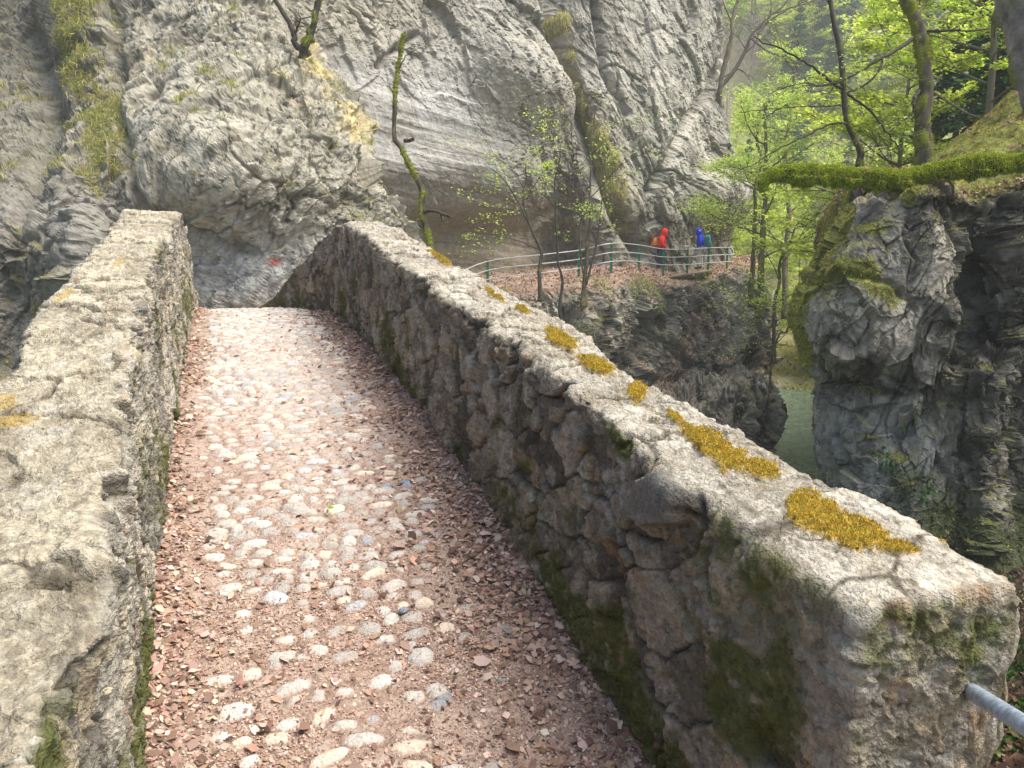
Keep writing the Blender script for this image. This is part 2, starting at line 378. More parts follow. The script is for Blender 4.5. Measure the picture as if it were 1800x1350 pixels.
    c = mixc(c, ct, top * (1 - hexm)); c = mixc(c, [.17, .165, .15], hexm * .85)
    hgt = (Z_ - zf[:, None]) / np.maximum(zt - zf, .2)[:, None]
    inner = (side * (N_ - mid) < 0)
    ms = ss(.05, .45, fbm(W * [2.6, 2.6, 3.6], 4, seed + 30, .6) + .45 * ss(.85, .15, hgt) - .20 + .25 * ss(3.2, 1.2, Sx) + .25 * (K < 1)) * (1 - top)
    ms = ms * ss(-.35, .2, fbm(W * 22, 3, seed + 31) + .25)
    c = mixc(c, [.085, .095, .018], np.clip(ms, 0, 1) * .9)
    return dict(V=V, N=normals(V) * sg, col=c, W=W, top=top, moss=ms, S=S2, Z=Z_, Nn=N_)
rt_s = [0, 1.2, 1.43, 1.97, 2.5, 3.1, 3.9, 4.8, 5.7, 7.05, 8.0, 8.7, 9.4, 10.2, 11, 12, 13]
rt_z = [-.78, -.75, -.715, -.645, -.53, -.43, -.31, -.19, -.08, .13, .27, .30, .16, -.22, -.62, -1.0, -1.4]
lt_s = [0, 1.2, 2.0, 3.2, 4.44, 6.5, 8.1, 8.9, 9.6, 10.6, 12, 13]
lt_z = [-.80, -.68, -.56, -.33, -.11, .17, .36, .36, .22, -.2, -.8, -1.2]
rz = lambda s: smooth1(lambda q: np.interp(q, rt_s, rt_z), s) + .018 * vn(np.stack([s * 2.2, s * 0, s * 0], -1), 40) - .0
lz = lambda s: smooth1(lambda q: np.interp(q, lt_s, lt_z), s) + .022 * vn(np.stack([s * 2.4, s * 0, s * 0], -1), 44)
PR = parapet(1, 1.2, 13, rz, lambda s: 1.2 + 0 * s, lambda s: .41 + .03 * vn(np.stack([s * 1.7, s * 0, s * 0], -1), 47) - .09 * np.exp(-((s - 2.8) / .6) ** 2), 0, lambda s: -.85 * np.clip((s - 8.6) / 3, 0, 2) ** 1.6, 3, (.44, .385, .30), True)  # stone tone darker than the left wall's: its shaded side painted in
PL = parapet(-1, .2, 13, lz, lambda s: np.interp(s, [0, 1.1, 1.4, 2.2, 3.2, 13], [-.27, -.25, -.235, -.26, -.33, -.32]), lambda s: np.interp(s, [0, 1, 2.4, 3, 4, 8, 13], [.55, .50, .42, .36, .36, .44, .44]) + .03 * vn(np.stack([s * 1.9, s * 0, s * 0], -1), 48), 0, lambda s: 0 * s, 13, (.60, .55, .45), False)
def goldmask(D, spots, seed):
    x, y, d = proj(D['V']); g = 0 * x
    for cx, cy, rx, ry, an in spots: g = np.maximum(g, np.exp(-(((x - cx) * math.cos(R_(an)) + (y - cy) * math.sin(R_(an))) / rx) ** 2 - ((-(x - cx) * math.sin(R_(an)) + (y - cy) * math.cos(R_(an))) / ry) ** 2))
    g = ss(.27, .52, g + .55 * fbm(D['W'] * 11, 5, seed, .72) + .15 * fbm(D['W'] * 50, 3, seed + 1)) * ss(.2, .6, D['top'])
    return g
PR['gold'] = goldmask(PR, [(775, 455, 22, 6, 35), (870, 520, 20, 4, 35), (918, 545, 14, 5, 30), (985, 598, 34, 11, 38), (1050, 647, 34, 13, 25), (1120, 692, 17, 18, 30), (1190, 740, 25, 8, 40), (1255, 788, 62, 20, 33), (1340, 828, 36, 14, 15), (1430, 905, 55, 32, 15), (1500, 935, 60, 26, 20), (1570, 965, 42, 9, 12)], 60)
PL['gold'] = goldmask(PL, [(25, 740, 60, 12, -8), (10, 705, 22, 16, -20), (110, 520, 20, 6, -30), (210, 460, 14, 4, -30)], 61)
for D in (PR, PL):
    D['col'] = mixc(D['col'], [.42, .27, .04], D['gold'] * (.9 if D is PR else .55)); D['V'] = D['V'] + UP * (.012 * D['gold'] * (D is PR))[..., None]
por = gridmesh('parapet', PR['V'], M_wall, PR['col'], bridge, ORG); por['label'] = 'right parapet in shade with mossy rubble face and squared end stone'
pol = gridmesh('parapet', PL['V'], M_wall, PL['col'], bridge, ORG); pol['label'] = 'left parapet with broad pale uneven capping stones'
#@@ROCKS
# ================================================================== ROCK FACES
def rotm(ax, deg):
    a = R_(deg); c, s = math.cos(a), math.sin(a)
    return np.array({'x': [[1, 0, 0], [0, c, -s], [0, s, c]], 'y': [[c, 0, s], [0, 1, 0], [-s, 0, c]], 'z': [[c, -s, 0], [s, c, 0], [0, 0, 1]]}[ax])
def rockdisp(W, size, seed, A=np.eye(3), amp=1.0, aniso=(1, 1, 1), rough=1.0, lam=0.0):
    """W world points, size = metres of the biggest blocks; returns displacement (m) and masks"""
    Q = W @ A * np.array(aniso) / size
    Q = Q + .09 * np.stack([fbm(Q * 1.1, 2, seed + 50), fbm(Q * 1.1, 2, seed + 51), fbm(Q * 1.1, 2, seed + 52)], -1)
    a, ea, ia = fract(Q, seed, 1.1, .45)
    b, eb, ib = fract(Q * 2.6 + .25 * np.stack([vn(Q * 3, seed + 30), vn(Q * 3, seed + 31), vn(Q * 3, seed + 32)], -1), seed + 1, 1.5, .5)
    c, ec, ic = fract(Q * 6.3, seed + 2, 1.7, .5)
    d, ed, idd = fract(Q * 15 + .3 * vn(Q * 14, seed + 33)[..., None], seed + 3, 1.8, .5)
    f = fbm(Q * 7, 5, seed + 4, .70)
    def saw(dr, fr, sd, pw=1.3):
        t_ = Q @ (np.array(dr) / np.linalg.norm(dr)) * fr + .5 * fbm(Q * .8 * fr ** .5, 3, sd, .6) + .25 * fract(Q * 1.2 * fr ** .5, sd + 2, 1.2, .8)[0]
        k_ = np.floor(t_); f_ = (t_ - k_); am = f01(hsh(k_, k_ * 0, k_ * 0, sd)) * ss(-.45, .35, fbm(Q * .9 * fr ** .5, 2, sd + 1))
        return f_ ** pw * (1 - ss(.93, 1.0, f_)) * am, f_, am
    s1, f1, a1 = saw((.25, 0, -1), .9, seed + 10); s2, f2, a2 = saw((-.5, .1, -1), 2.6, seed + 12); s3, f3, a3 = saw((.7, .2, -.9), 6.5, seed + 14)
    r = .40 * a * ss(0, .04, ea) + .19 * rough * b * ss(0, .05, eb) + .10 * rough * c + .045 * rough * d + .055 * rough * f + .35 * fbm(Q * .35, 3, seed + 5)
    r = r + .16 * s1 + .035 * s2
    cr = np.minimum(np.abs(fbm(Q * [1.3, 1.0, .55] + 5, 4, seed + 70, .55)) + .02 * (vn(Q * 2, seed + 72) > .1), np.abs(fbm(Q * [1.8, 1.5, 2.6] + 11, 4, seed + 71, .55)) + .06 * ss(-.2, .2, vn(Q * 1.3, seed + 73)))
    r = r - .05 * ss(.022, .0, cr) - .04 * ss(.10, .0, cr) * ss(-.1, .4, vn(Q * .7, seed + 74))
    r = r - .05 * ss(.05, .0, ea) * ss(-.1, .3, f + .1) - .03 * ss(.06, .0, eb) * ss(-.2, .3, fbm(Q * 2, 2, seed + 6))
    if lam: r = r + lam * (fbm(Q * [1.0, 1.0, 9], 3, seed + 7))
    return r * size * amp, dict(ea=ea, eb=eb, ec=ec, ia=ia, ib=ib, ic=ic, f=f, Q=Q, cr=cr)
def rockcol(V, N, K, seed, base, dark=.55, ochre=.3, scale=1.0):
    c = np.zeros(V.shape) + np.array(base)
    c = c * (.86 + .28 * K['ia'])[..., None] * (.88 + .24 * K['ib'])[..., None] * (.9 + .2 * K['ic'])[..., None]
    c = mixc(c, np.array(base) * [1.28, 1.28, 1.28], ss(.05, .6, fbm(V * .9 * scale, 4, seed + 60, .6)) * .6)
    c = mixc(c, np.array(base) * [.55, .52, .47], ss(.05, .55, fbm(V * [1.6, 1.6, 1.1] * scale, 5, seed + 61, .62)) * dark)
    c = mixc(c, [.42, .33, .17], ss(.15, .6, fbm(V * .7 * scale + 9, 4, seed + 62, .6)) * ochre)
    c = mixc(c, [.06, .055, .042], ss(.035, .0, np.minimum(K['ea'], K['eb'])) * .6)  # crevice shade and packed soil put into the colour along edges and cracks
    c = mixc(c, [.05, .047, .036], ss(.025, .004, K['cr']) * .8)
    c = mixc(c, np.array(base) * .42, ss(.1, .6, fbm(V * [3.2, 3.2, 2.2] * scale, 5, seed + 63, .7)) * dark * .8)
    c = mixc(c, np.array(base) * 1.5, ss(.25, .7, fbm(V * 5 * scale, 4, seed + 64, .7)) * .5)
    return c
def blur(d, n=1):
    for _ in range(n):
        d = np.pad(d, 1, mode='edge'); d = (d[:-2] + 2 * d[1:-1] + d[2:]) / 4; d = (d[:, :-2] + 2 * d[:, 1:-1] + d[:, 2:]) / 4
    return d
def bump2(x, y, cx, cy, rx, ry, a=0.):
    c, s = math.cos(R_(a)), math.sin(R_(a)); u = ((x - cx) * c + (y - cy) * s) / rx; v = (-(x - cx) * s + (y - cy) * c) / ry
    return np.exp(-(u * u + v * v))
def band(x, y, pts, w):
    """soft mask around a polyline given in photo pixels"""
    d = np.full(np.shape(x), 1e9)
    for (x0, y0), (x1, y1) in zip(pts[:-1], pts[1:]):
        t = np.clip(((x - x0) * (x1 - x0) + (y - y0) * (y1 - y0)) / ((x1 - x0) ** 2 + (y1 - y0) ** 2), 0, 1)
        d = np.minimum(d, np.hypot(x - x0 - t * (x1 - x0), y - y0 - t * (y1 - y0)))
    return np.exp(-(d / w) ** 2)
def ctrl(G):
    G = np.array(G, float); return P(G[..., 0], G[..., 1], G[..., 2])
def rowsof(xs_by_row, ys, ds):
    """rows of (x list), y per row (scalar or list), d per row list"""
    G = []
    for xs, y, d in zip(xs_by_row, ys, ds):
        y = y if hasattr(y, '__len__') else [y] * len(xs); G.append([(a, b, c) for a, b, c in zip(xs, y, d)])
    return ctrl(G)

# ---- left cliff beyond the end of the bridge
ys = [-420, -200, 0, 90, 200, 300, 370, 430, 500, 600, 760, 1000]
sil = [380, 420, 484, 548, 634, 648, 700, 735, 762, 785, 800, 820]
XS = []; DS = []
for y, s in zip(ys, sil):
    f = (s - 220) / 420.
    XS.append([-700, -350, -120, 40, 130, 200, 290, 220 + 200 * f, 220 + 300 * f, s - 45 * f, s, s - 25, s - 90])
    lean = np.interp(y, [-420, 0, 200, 330, 400, 500, 1000], [5.5, 2.6, 1.0, .0, .75, .9, .6])
    g = [11.5, 12.5, 13.6, 14.2, 13.7, 13.6, 13.2, 12.9, 13.3, 14.0, 15.0, 17, 26]
    low = np.interp(y, [250, 420, 700], [0, 1, 1])
    adj = [-low * 1.5, -low * 2.0, -low * 2.6, -low * 2.6, -low * 2.2, -low * 1.0, 0, 0, 0, 0, 0, 0, 0]
    if y < 200: adj[3] += 1.6; adj[2] += 1.9; adj[1] += 1.
    DS.append([a + b + lean for a, b in zip(g, adj)])
V0 = sheet(rowsof(XS, ys, DS), 560, 640)
N0 = normals(V0); N0 *= -np.sign((N0 * V0).sum(-1, keepdims=True))
px, py, _ = proj(V0)
rk, K = rockdisp(V0, 1.5, 11, rotm('y', 38), .50, (1.5, 1.0, .75), 1.15)
bulge = .55 * bump2(px, py, 330, 250, 110, 130, 20) - .5 * bump2(px, py, 740 - 450, 185, 22, 28) * .3
dd = rk * (1 - .55 * bump2(px, py, 330, 260, 90, 110, 30)) + bulge
dd -= .16 * bump2(px, py, 292, 188, 22, 30, 20) + .13 * bump2(px, py, 345, 290, 30, 12, 20)
dd -= .35 * band(px, py, [(60, 60), (90, 200), (60, 330), (30, 460), (10, 640)], 22) + .25 * band(px, py, [(200, 20), (215, 180), (250, 330), (290, 380), (440, 440)], 12)
dd += .45 * bump2(px, py, 150, 480, 60, 130, -20) + .14 * ss(280, 200, px) * ss(250, 380, py) * fract(V0 @ rotm('y', 30) * [1.9, 1.2, .8], 58, 1.5, .9)[0]
dd = .45 * dd + .55 * blur(dd, 2) + .022 * fbm(V0 * 9, 4, 190, .7) - .05 * ss(.22, .5, fbm(V0 * 5, 4, 191, .6)); V1 = V0 + N0 * dd[..., None]; N1 = normals(V1); N1 *= -np.sign((N1 * V1).sum(-1, keepdims=True))
c = rockcol(V1, N1, K, 11, (.30, .282, .225), .85, .25)
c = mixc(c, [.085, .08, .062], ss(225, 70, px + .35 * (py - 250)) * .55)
c = mixc(c, [.34, .355, .36], bump2(px, py, 430, 480, 130, 70) * .6)
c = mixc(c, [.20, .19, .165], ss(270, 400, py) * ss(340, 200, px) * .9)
c = mixc(c, [.50, .41, .20], ss(.0, .5, fbm(V1 * 1.6, 3, 71) + .2) * np.clip(band(px, py, [(545, 90), (600, 170), (632, 230)], 24), 0, 1) * .85)
c = mixc(c, [.45, .12, .08], bump2(px, py, 483, 460, 9, 6) * 1.)
mossA = ss(.45, .9, fbm(V1 * 2.2, 4, 72, .6) + .75 * band(px, py, [(140, -60), (140, 90), (190, 200), (190, 300)], 42) + .35 * N1[..., 2] + .35 * ss(380, 560, py) * ss(200, 100, px) + .4 * band(px, py, [(690, 390), (700, 380), (735, 440)], 20))
c = mixc(c, [.16, .15, .05], mossA * .75)
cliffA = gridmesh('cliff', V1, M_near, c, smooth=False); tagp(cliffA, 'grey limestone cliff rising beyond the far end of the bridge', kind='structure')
A = dict(V=V1, N=N1, px=px, py=py, moss=mossA)

# ---- back cliff above the footpath
ys = [-500, -250, -60, 60, 150, 235, 300, 360, 405, 450, 500, 640]
sil = [1215, 1230, 1246, 1262, 1254, 1270, 1286, 1292, 1276, 1278, 1290, 1300]
XS = []; DS = []
for y, s in zip(ys, sil):
    XS.append([330, 470, 600, 700, 800, 900, 985, 1060, 1130, 1200, s - 25, s, s - 8, s - 50])
    hang = np.interp(y, [-500, -60, 150, 300, 350, 385, 430, 520], [-1.5, -1.8, -2.2, -2.0, -1.4, .3, .9, .9])
    hangR = np.interp(y, [-500, -60, 150, 300, 370, 410, 450], [1.5, .3, -.6, -.9, -1.0, -.2, .3])
    g = [23, 24, 26, 28, 29.6, 31.2, 33.3, 33.0, 34.5, 36.5, 39.3, 41.5, 46, 60]
    hh = [hang] * 6 + [hang * .8 + .6, hangR, hangR, hangR, hangR, hangR * 1.2, 0, 0]
    DS.append([a + b for a, b in zip(g, hh)])
V0 = sheet(rowsof(XS, ys, DS), 520, 600)
N0 = normals(V0); N0 *= -np.sign((N0 * V0).sum(-1, keepdims=True))
px, py, _ = proj(V0)
rk, K = rockdisp(V0, 3.6, 23, rotm('y', -32) @ rotm('x', 10), .33, (1.5, 1, .8), .9)
slab = ss(960, 820, px - .25 * (py - 200)) * ss(60, 190, py + (px - 640) * -.25) # the smooth overhanging slab
slab = np.clip(slab, 0, 1) * (1 - .6 * ss(.1, .5, fbm(V0 * .25, 3, 80)))
strata = fbm(V0 @ rotm('y', 8) * [.12, .12, 2.2], 4, 81, .55)
dd = rk * (1 - .88 * slab) + slab * (.10 * strata + .25 * fbm(V0 * .22, 3, 82) + .04 * fbm(V0 * 1.8, 4, 85))
gul = band(px, py, [(930, -120), (975, 60), (1010, 180), (1050, 290), (1085, 380), (1120, 440)], 13)
dd -= 1.3 * gul; dd += .9 * bump2(px, py, 930, 150, 120, 60, 40) * (1 - slab)
dd -= .35 * band(px, py, [(665, 115), (690, 90), (730, 60)], 6)
dd -= .5 * band(px, py, [(1255, 130), (1180, 260), (1150, 330)], 9) + .5 * band(px, py, [(1040, 0), (1060, 130), (1100, 200)], 6)
dd += 1.0 * bump2(px, py, 1255, 340, 45, 40, 0)
V1 = V0 + N0 * dd[..., None]; N1 = normals(V1); N1 *= -np.sign((N1 * V1).sum(-1, keepdims=True))
c = rockcol(V1, N1, K, 23, (.31, .298, .255), .75, .22, .45)
stc = ss(-.35, .45, fbm(V1 @ rotm('y', 8) * [.1, .1, 1.6], 5, 83, .6))
cs = mixc(np.zeros(c.shape) + [.37, .36, .34], [.22, .20, .17], stc * .85)
cs = mixc(cs, [.25, .22, .165], ss(-.1, .5, fbm(V1 * [.9, .9, .35], 4, 86, .6)) * .5)
c = mixc(c, cs, slab)
c = mixc(c, [.24, .20, .135], ss(345, 385, py + .12 * (px - 800)) * ss(1080, 960, px) * .72)  # brown shade under the overhang painted onto the rock
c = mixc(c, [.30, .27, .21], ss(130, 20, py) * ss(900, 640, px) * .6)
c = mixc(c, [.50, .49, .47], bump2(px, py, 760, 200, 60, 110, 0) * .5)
gb = band(px, py, [(985, 40), (1000, 130), (1040, 230), (1080, 330), (1100, 420)], 20)
mossB = ss(.35, .8, .9 * gb + .35 * fbm(V1 * .9, 4, 84, .6) + .6 * ss(1245, 1285, px) * ss(.0, .5, fbm(V1 * .6, 3, 87)))
c = mixc(c, [.30, .27, .14], mossB * ss(-.2, .2, fbm(V1 * 1.3, 4, 181, .65)) * .8)
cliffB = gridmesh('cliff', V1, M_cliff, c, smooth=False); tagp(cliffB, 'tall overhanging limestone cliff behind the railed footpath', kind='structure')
Bk = dict(V=V1, N=N1, px=px, py=py, moss=mossB)

# ---- footpath ledge, leafy slope and the rock outcrop dropping to the river
xs0 = [560, 700, 800, 870, 950, 1030, 1110, 1180, 1240, 1282, 1318, 1334, 1322, 1295]
G = []
def prow(ys_, ds_, xs_=xs0): G.append([(a, b, c) for a, b, c in zip(xs_, ys_, ds_)])
prow([470, 468, 466, 462, 458, 455, 452, 452, 452, 450, 452, 456, 450, 445], [27, 30, 32, 34, 36, 37, 38.5, 40, 42, 44, 45, 47, 52, 60])
prow([520, 512, 505, 501, 492, 484, 475, 488, 484, 466, 470, 474, 470, 460], [25, 27, 28.4, 29.3, 29.4, 29.6, 31.4, 34.4, 36.5, 38.2, 38.5, 39.5, 43, 50])
prow([560, 545, 530, 512, 500, 492, 483, 497, 491, 474, 476, 482, 480, 475], [24, 26, 27.4, 28.4, 28.4, 28.5, 30.4, 33.4, 35.4, 37, 37.2, 38, 42, 50])
prow([640, 600, 570, 545, 532, 525, 515, 512, 505, 490, 492, 500, 500, 500], [23, 25, 26.6, 27.2, 27.3, 27.5, 29.6, 32.2, 34.2, 35.6, 36, 37.4, 42, 50])
xs1 = [560, 700, 800, 870, 950, 1030, 1110, 1180, 1235, 1275, 1312, 1330, 1320, 1290]
prow([700, 660, 640, 620, 610, 605, 600, 595, 590, 585, 585, 590, 590, 590], [22.5, 24.5, 26.2, 26.6, 26.6, 27.2, 30.4, 32.2, 33.0, 34.4, 35.2, 36.6, 42, 50], xs1)
prow([760, 730, 710, 700, 690, 685, 680, 675, 670, 662, 655, 650, 650, 650], [22, 24, 25.4, 25.8, 26, 26.8, 30, 31.8, 32.2, 33, 34.2, 35.8, 42, 50], xs1)
xs2 = [560, 700, 800, 870, 950, 1030, 1110, 1180, 1240, 1285, 1330, 1352, 1340, 1310]
prow([850, 820, 790, 770, 750, 740, 730, 720, 705, 695, 690, 695, 700, 700], [21, 23, 24, 24.4, 24.6, 25.2, 27.2, 28.0, 28.6, 29.2, 30.2, 31.8, 36, 44], xs2)
xs3 = [560, 700, 800, 870, 950, 1030, 1110, 1180, 1235, 1280, 1326, 1350, 1335, 1305]
prow([950, 920, 890, 860, 840, 825, 810, 790, 770, 755, 748, 750, 750, 750], [20, 22, 23, 23.4, 23.8, 24.2, 25.2, 26, 26.8, 27.6, 28.6, 30, 34, 42], xs3)
xs4 = [540, 670, 770, 830, 900, 980, 1050, 1120, 1185, 1240, 1290, 1325, 1315, 1290]
prow([1100, 1060, 1020, 980, 960, 940, 920, 890, 860, 835, 822, 815, 800, 790], [18, 20, 21.5, 22.2, 22.6, 23, 23.6, 24.6, 25.6, 26.8, 28, 29.4, 33, 40], xs4)
prow([1400, 1330, 1280, 1230, 1200, 1160, 1110, 1060, 1010, 950, 905, 880, 860, 840], [16, 18, 19.5, 20.2, 20.6, 21, 21.6, 22.6, 24, 25.6, 27, 28.6, 32, 39], xs4)
V0 = sheet(ctrl(G), 520, 560); N0 = normals(V0); N0 *= np.sign(((N0 * [0, -.7, .7]).sum(-1, keepdims=True)).mean())
px, py, _ = proj(V0); rr = np.linspace(0, 9, 520)[:, None] + 0 * px
cl = ss(2.3, 3.6, rr)          # 0 on the path, 1 on the rock
rk, K = rockdisp(V0, 1.9, 37, rotm('y', -14), .75, (1.35, 1.0, .66), 1.25)
dd = rk * lerp(.06, 1.35, cl) * lerp(1, .6, ss(5.5, 7.5, rr)) + (1 - cl) * .10 * fbm(V0 * 1.1, 4, 90)
dd -= cl * (1.2 * band(px, py, [(1000, 560), (1010, 640), (1040, 720)], 14) + 1.0 * band(px, py, [(1130, 560), (1100, 640), (1090, 700)], 16))
dd += cl * .9 * band(px, py, [(1300, 520), (1310, 580), (1290, 640)], 26) + cl * .7 * bump2(px, py, 1060, 590, 22, 60)
V1 = V0 + N0 * dd[..., None]; N1 = normals(V1); N1 *= np.sign((N1 * N0).sum(-1).mean())
c = rockcol(V1, N1, K, 37, (.26, .25, .21), .7, .2, .6)
c = mixc(c, [.42, .40, .35], ss(.0, .35, fbm(V1 * [1.0, 1.0, .6], 5, 93, .65)) * .75 * cl)
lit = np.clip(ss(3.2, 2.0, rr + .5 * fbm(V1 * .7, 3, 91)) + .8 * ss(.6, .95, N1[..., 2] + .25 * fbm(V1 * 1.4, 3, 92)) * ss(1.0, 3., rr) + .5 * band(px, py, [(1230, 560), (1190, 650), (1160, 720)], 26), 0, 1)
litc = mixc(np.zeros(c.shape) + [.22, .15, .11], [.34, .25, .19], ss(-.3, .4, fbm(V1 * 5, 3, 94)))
c = mixc(c, litc, lit); c = mixc(c, [.016, .015, .011], ss(.06, .26, fbm(V1 * [1.2, 1.2, .7], 5, 98, .7)) * cl * .88)  # shaded front and black crevices painted as near-black blotches
mossC = ss(.35, .75, .5 * fbm(V1 * 1.3, 4, 95, .6) + .35 + .25 * N1[..., 2] - .2) * ss(2.2, 3.4, rr) + .6 * ss(1240, 1320, px) * ss(.0, .4, fbm(V1 * 1.1, 3, 96)) * ss(3.2, 2.5, rr)
mossC = np.clip(mossC, 0, 1); c = mixc(c, [.13, .13, .04], mossC * .45)
white = bump2(px, py, 1335, 690, 30, 12, 20) * ss(-.2, .3, fbm(V1 * 4, 3, 97)); c = mixc(c, [.6, .6, .58], white)
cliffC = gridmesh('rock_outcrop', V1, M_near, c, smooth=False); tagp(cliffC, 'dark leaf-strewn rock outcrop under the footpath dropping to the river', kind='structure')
Ck = dict(V=V1, N=N1, px=px, py=py, moss=mossC, lit=lit, rr=rr)

# ---- near rock pillar and dark rock wall on the right bank, with the slope above it
G = []
ysD = [337, 365, 420, 475, 520, 560, 610, 660, 710, 780, 850, 930, 1010, 1120, 1260, 1450, 1900]
silD = [1522, 1492, 1466, 1442, 1418, 1414, 1424, 1452, 1450, 1452, 1458, 1464, 1470, 1500, 1540, 1600, 1680]
dS = [11.9, 11.7, 11.6, 11.5, 11.5, 11.4, 11.4, 11.8, 11.8, 11.8, 11.8, 11.7, 11.5, 10.8, 9.8, 8.8, 7.8]
# slope rows above the pillar top
top_rows = []
xt = [1480, 1500, 1530, 1565, 1600, 1640, 1680, 1720, 1770, 1830, 1920, 2100, 2400]
top_rows.append(([1430, 1440, 1470, 1520, 1570, 1620, 1668, 1712, 1765, 1825, 1900, 2050, 2300], [520, 420, 330, 308, 306, 304, 262, 222, 176, 128, 60, -140, -300], [22, 20, 18, 17, 16.5, 16, 16, 16, 16, 16, 16, 16, 16]))
top_rows.append(([1450, 1465, 1490, 1530, 1580, 1630, 1675, 1718, 1770, 1830, 1910, 2070, 2330], [480, 380, 322, 306, 304, 300, 270, 235, 192, 150, 95, -60, -200], [16.5, 15.5, 14.4, 14, 13.8, 13.8, 13.6, 13.4, 13.2, 13, 12.8, 12.4, 12]))
top_rows.append(([1465, 1480, 1505, 1545, 1590, 1635, 1678, 1718, 1770, 1830, 1910, 2080, 2360], [440, 350, 318, 310, 308, 304, 292, 275, 250, 218, 180, 100, 0], [13.4, 13, 12.6, 12.2, 12, 12, 12, 12, 11.8, 11.6, 11.4, 11, 10.6]))
top_rows.append(([1490, 1500, 1520, 1552, 1595, 1637, 1680, 1718, 1770, 1830, 1910, 2080, 2360], [360, 332, 322, 317, 316, 318, 322, 322, 312, 300, 280, 240, 180], [12.2, 12.0, 11.5, 11.0, 10.8, 10.8, 11, 11.2, 10.9, 10.6, 10.4, 10, 9.6]))
for xs_, ys_, ds_ in top_rows: G.append([(a, b, c_) for a, b, c_ in zip(xs_, ys_, ds_)])
for y, s, d0 in zip(ysD, silD, dS):
    k = np.interp(y, [337, 420, 520, 640, 760, 1000, 1900], [0, .3, .6, .7, .65, .5, .3])
    X = [s - 2, s, s + 26, s + 60 + 10 * k, 1600 + 0 * k, 1655, 1695, 1735, 1785, 1840, 1920, 2100, 2400]
    X = [X[0], X[1]] + [max(X[i], X[1] + 12 * i) for i in range(2, 13)]
    wet = np.interp(y, [337, 400, 640, 700, 1000], [0, .0, .3, .5, .2])
    base = [16.5, d0 + .3, d0 - .9, d0 - 1.35, 10.0, 9.95, 10.35, 10.65, 10.25, 10.2, 10.1, 9.6, 8.6]
    low = np.interp(y, [600, 760, 1000, 1300, 1900], [0, .2, .1, -1.2, -3.2])
    base = [b_ + (low if i > 3 else 0) for i, b_ in enumerate(base)]
    if y > 640: base[6] -= .4; base[7] -= 1.0
    yy = [y] * 13
    if y < 400: yy[5:] = [y - 2, y + 6, y + 22, y + 8, y - 8, y - 20, y - 50, y - 90]
    G.append([(a, b, c_) for a, b, c_ in zip(X, yy, base)])
V0 = sheet(ctrl(G), 760, 600); N0 = normals(V0)
px, py, _ = proj(V0); rr = np.linspace(0, 20, 760)[:, None] + 0 * px
N0 *= -np.sign((N0 * V0).sum(-1).mean())
pil = ss(1725, 1660, px + .1 * (py - 400)) 
rk, K = rockdisp(V0, 1.5, 53, rotm('y', 24), .50, (1.3, 1.0, .8), 1.15)
up = ss(4.2, 3.0, rr)
sm = pil * (1 - up)
dd = rk * (1 - up) * lerp(1.25, .62, sm) + up * (.12 * fbm(V0 * 1.6, 4, 100) + .05 * fbm(V0 * 6, 3, 101) + .25 * chunk(V0 * .8, 102, 1, 1) * ss(3, 1, rr))
dd -= (1 - up) * (.30 * band(px, py, [(1410, 505), (1500, 490), (1560, 500), (1600, 545)], 6) * .35 + .14 * band(px, py, [(1420, 672), (1500, 668), (1590, 700), (1640, 690)], 7) + .22 * band(px, py, [(1480, 560), (1540, 640), (1600, 690)], 5) * .3)
dd -= (1 - up) * (.28 * band(px, py, [(1690, 360), (1715, 480), (1690, 620), (1640, 740), (1580, 780)], 22) + .45 * band(px, py, [(1450, 880), (1560, 940), (1700, 1000)], 14))
dd += (1 - up) * .03 * bump2(px, py, 1500, 580, 75, 55, 25) + (1 - up) * .1 * bump2(px, py, 1500, 770, 55, 60) + (1 - up) * .35 * bump2(px, py, 1760, 420, 45, 50)
dd += (1 - up) * pil * .22 * (fract(V0 @ rotm('y', 18) * [1.1, 1, .9], 57, 1.4, .5)[0])
V1 = V0 + N0 * dd[..., None]; N1 = normals(V1); N1 *= np.sign((N1 * N0).sum(-1).mean())
c = rockcol(V1, N1, K, 53, (.235, .22, .18), .7, .15, 1.1)
c = mixc(c, [.40, .36, .29], ss(-.3, .3, fbm(V1 * 1.3, 3, 110)) * .55 * ss(700, 560, py) * pil)
c = mixc(c, [.25, .26, .26], ss(650, 800, py) * pil * .7)
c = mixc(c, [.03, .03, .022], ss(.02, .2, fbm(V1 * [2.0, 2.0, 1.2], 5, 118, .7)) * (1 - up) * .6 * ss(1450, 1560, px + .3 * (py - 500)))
c = mixc(c, [.10, .095, .075], ss(1640, 1720, px) * ss(.0, .4, fbm(V1 * 1.0, 4, 111, .6) + .12) * .85)  # shade of the right-hand recess painted in with wet stone, next line too
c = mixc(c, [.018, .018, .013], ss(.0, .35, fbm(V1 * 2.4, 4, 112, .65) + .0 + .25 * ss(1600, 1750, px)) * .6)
rim = ss(26, 0, px - np.interp(py, ysD, silD)) * ss(680, 600, py) * ss(330, 380, py)
mt = np.clip(1.1 * rim + .8 * band(px, py, [(1415, 560), (1440, 505), (1490, 480), (1530, 482)], 16) + .8 * bump2(px, py, 1540, 520, 34, 26, 20) + .9 * bump2(px, py, 1535, 410, 30, 14) + .9 * band(px, py, [(1590, 335), (1600, 345)], 18) + .5 * ss(.35, .8, N1[..., 2]) , 0, 1.3)
mossD = np.clip(ss(.35, .75, mt + .5 * fbm(V1 * 3.0, 4, 113, .6)) * (1 - up) + up * ss(-.2, .2, fbm(V1 * 1.5, 4, 114) + .45), 0, 1)
lf = up * (1 - mossD); c = mixc(c, [.20, .13, .09], lf)
c = mixc(c, [.15, .16, .03], mossD * .9)
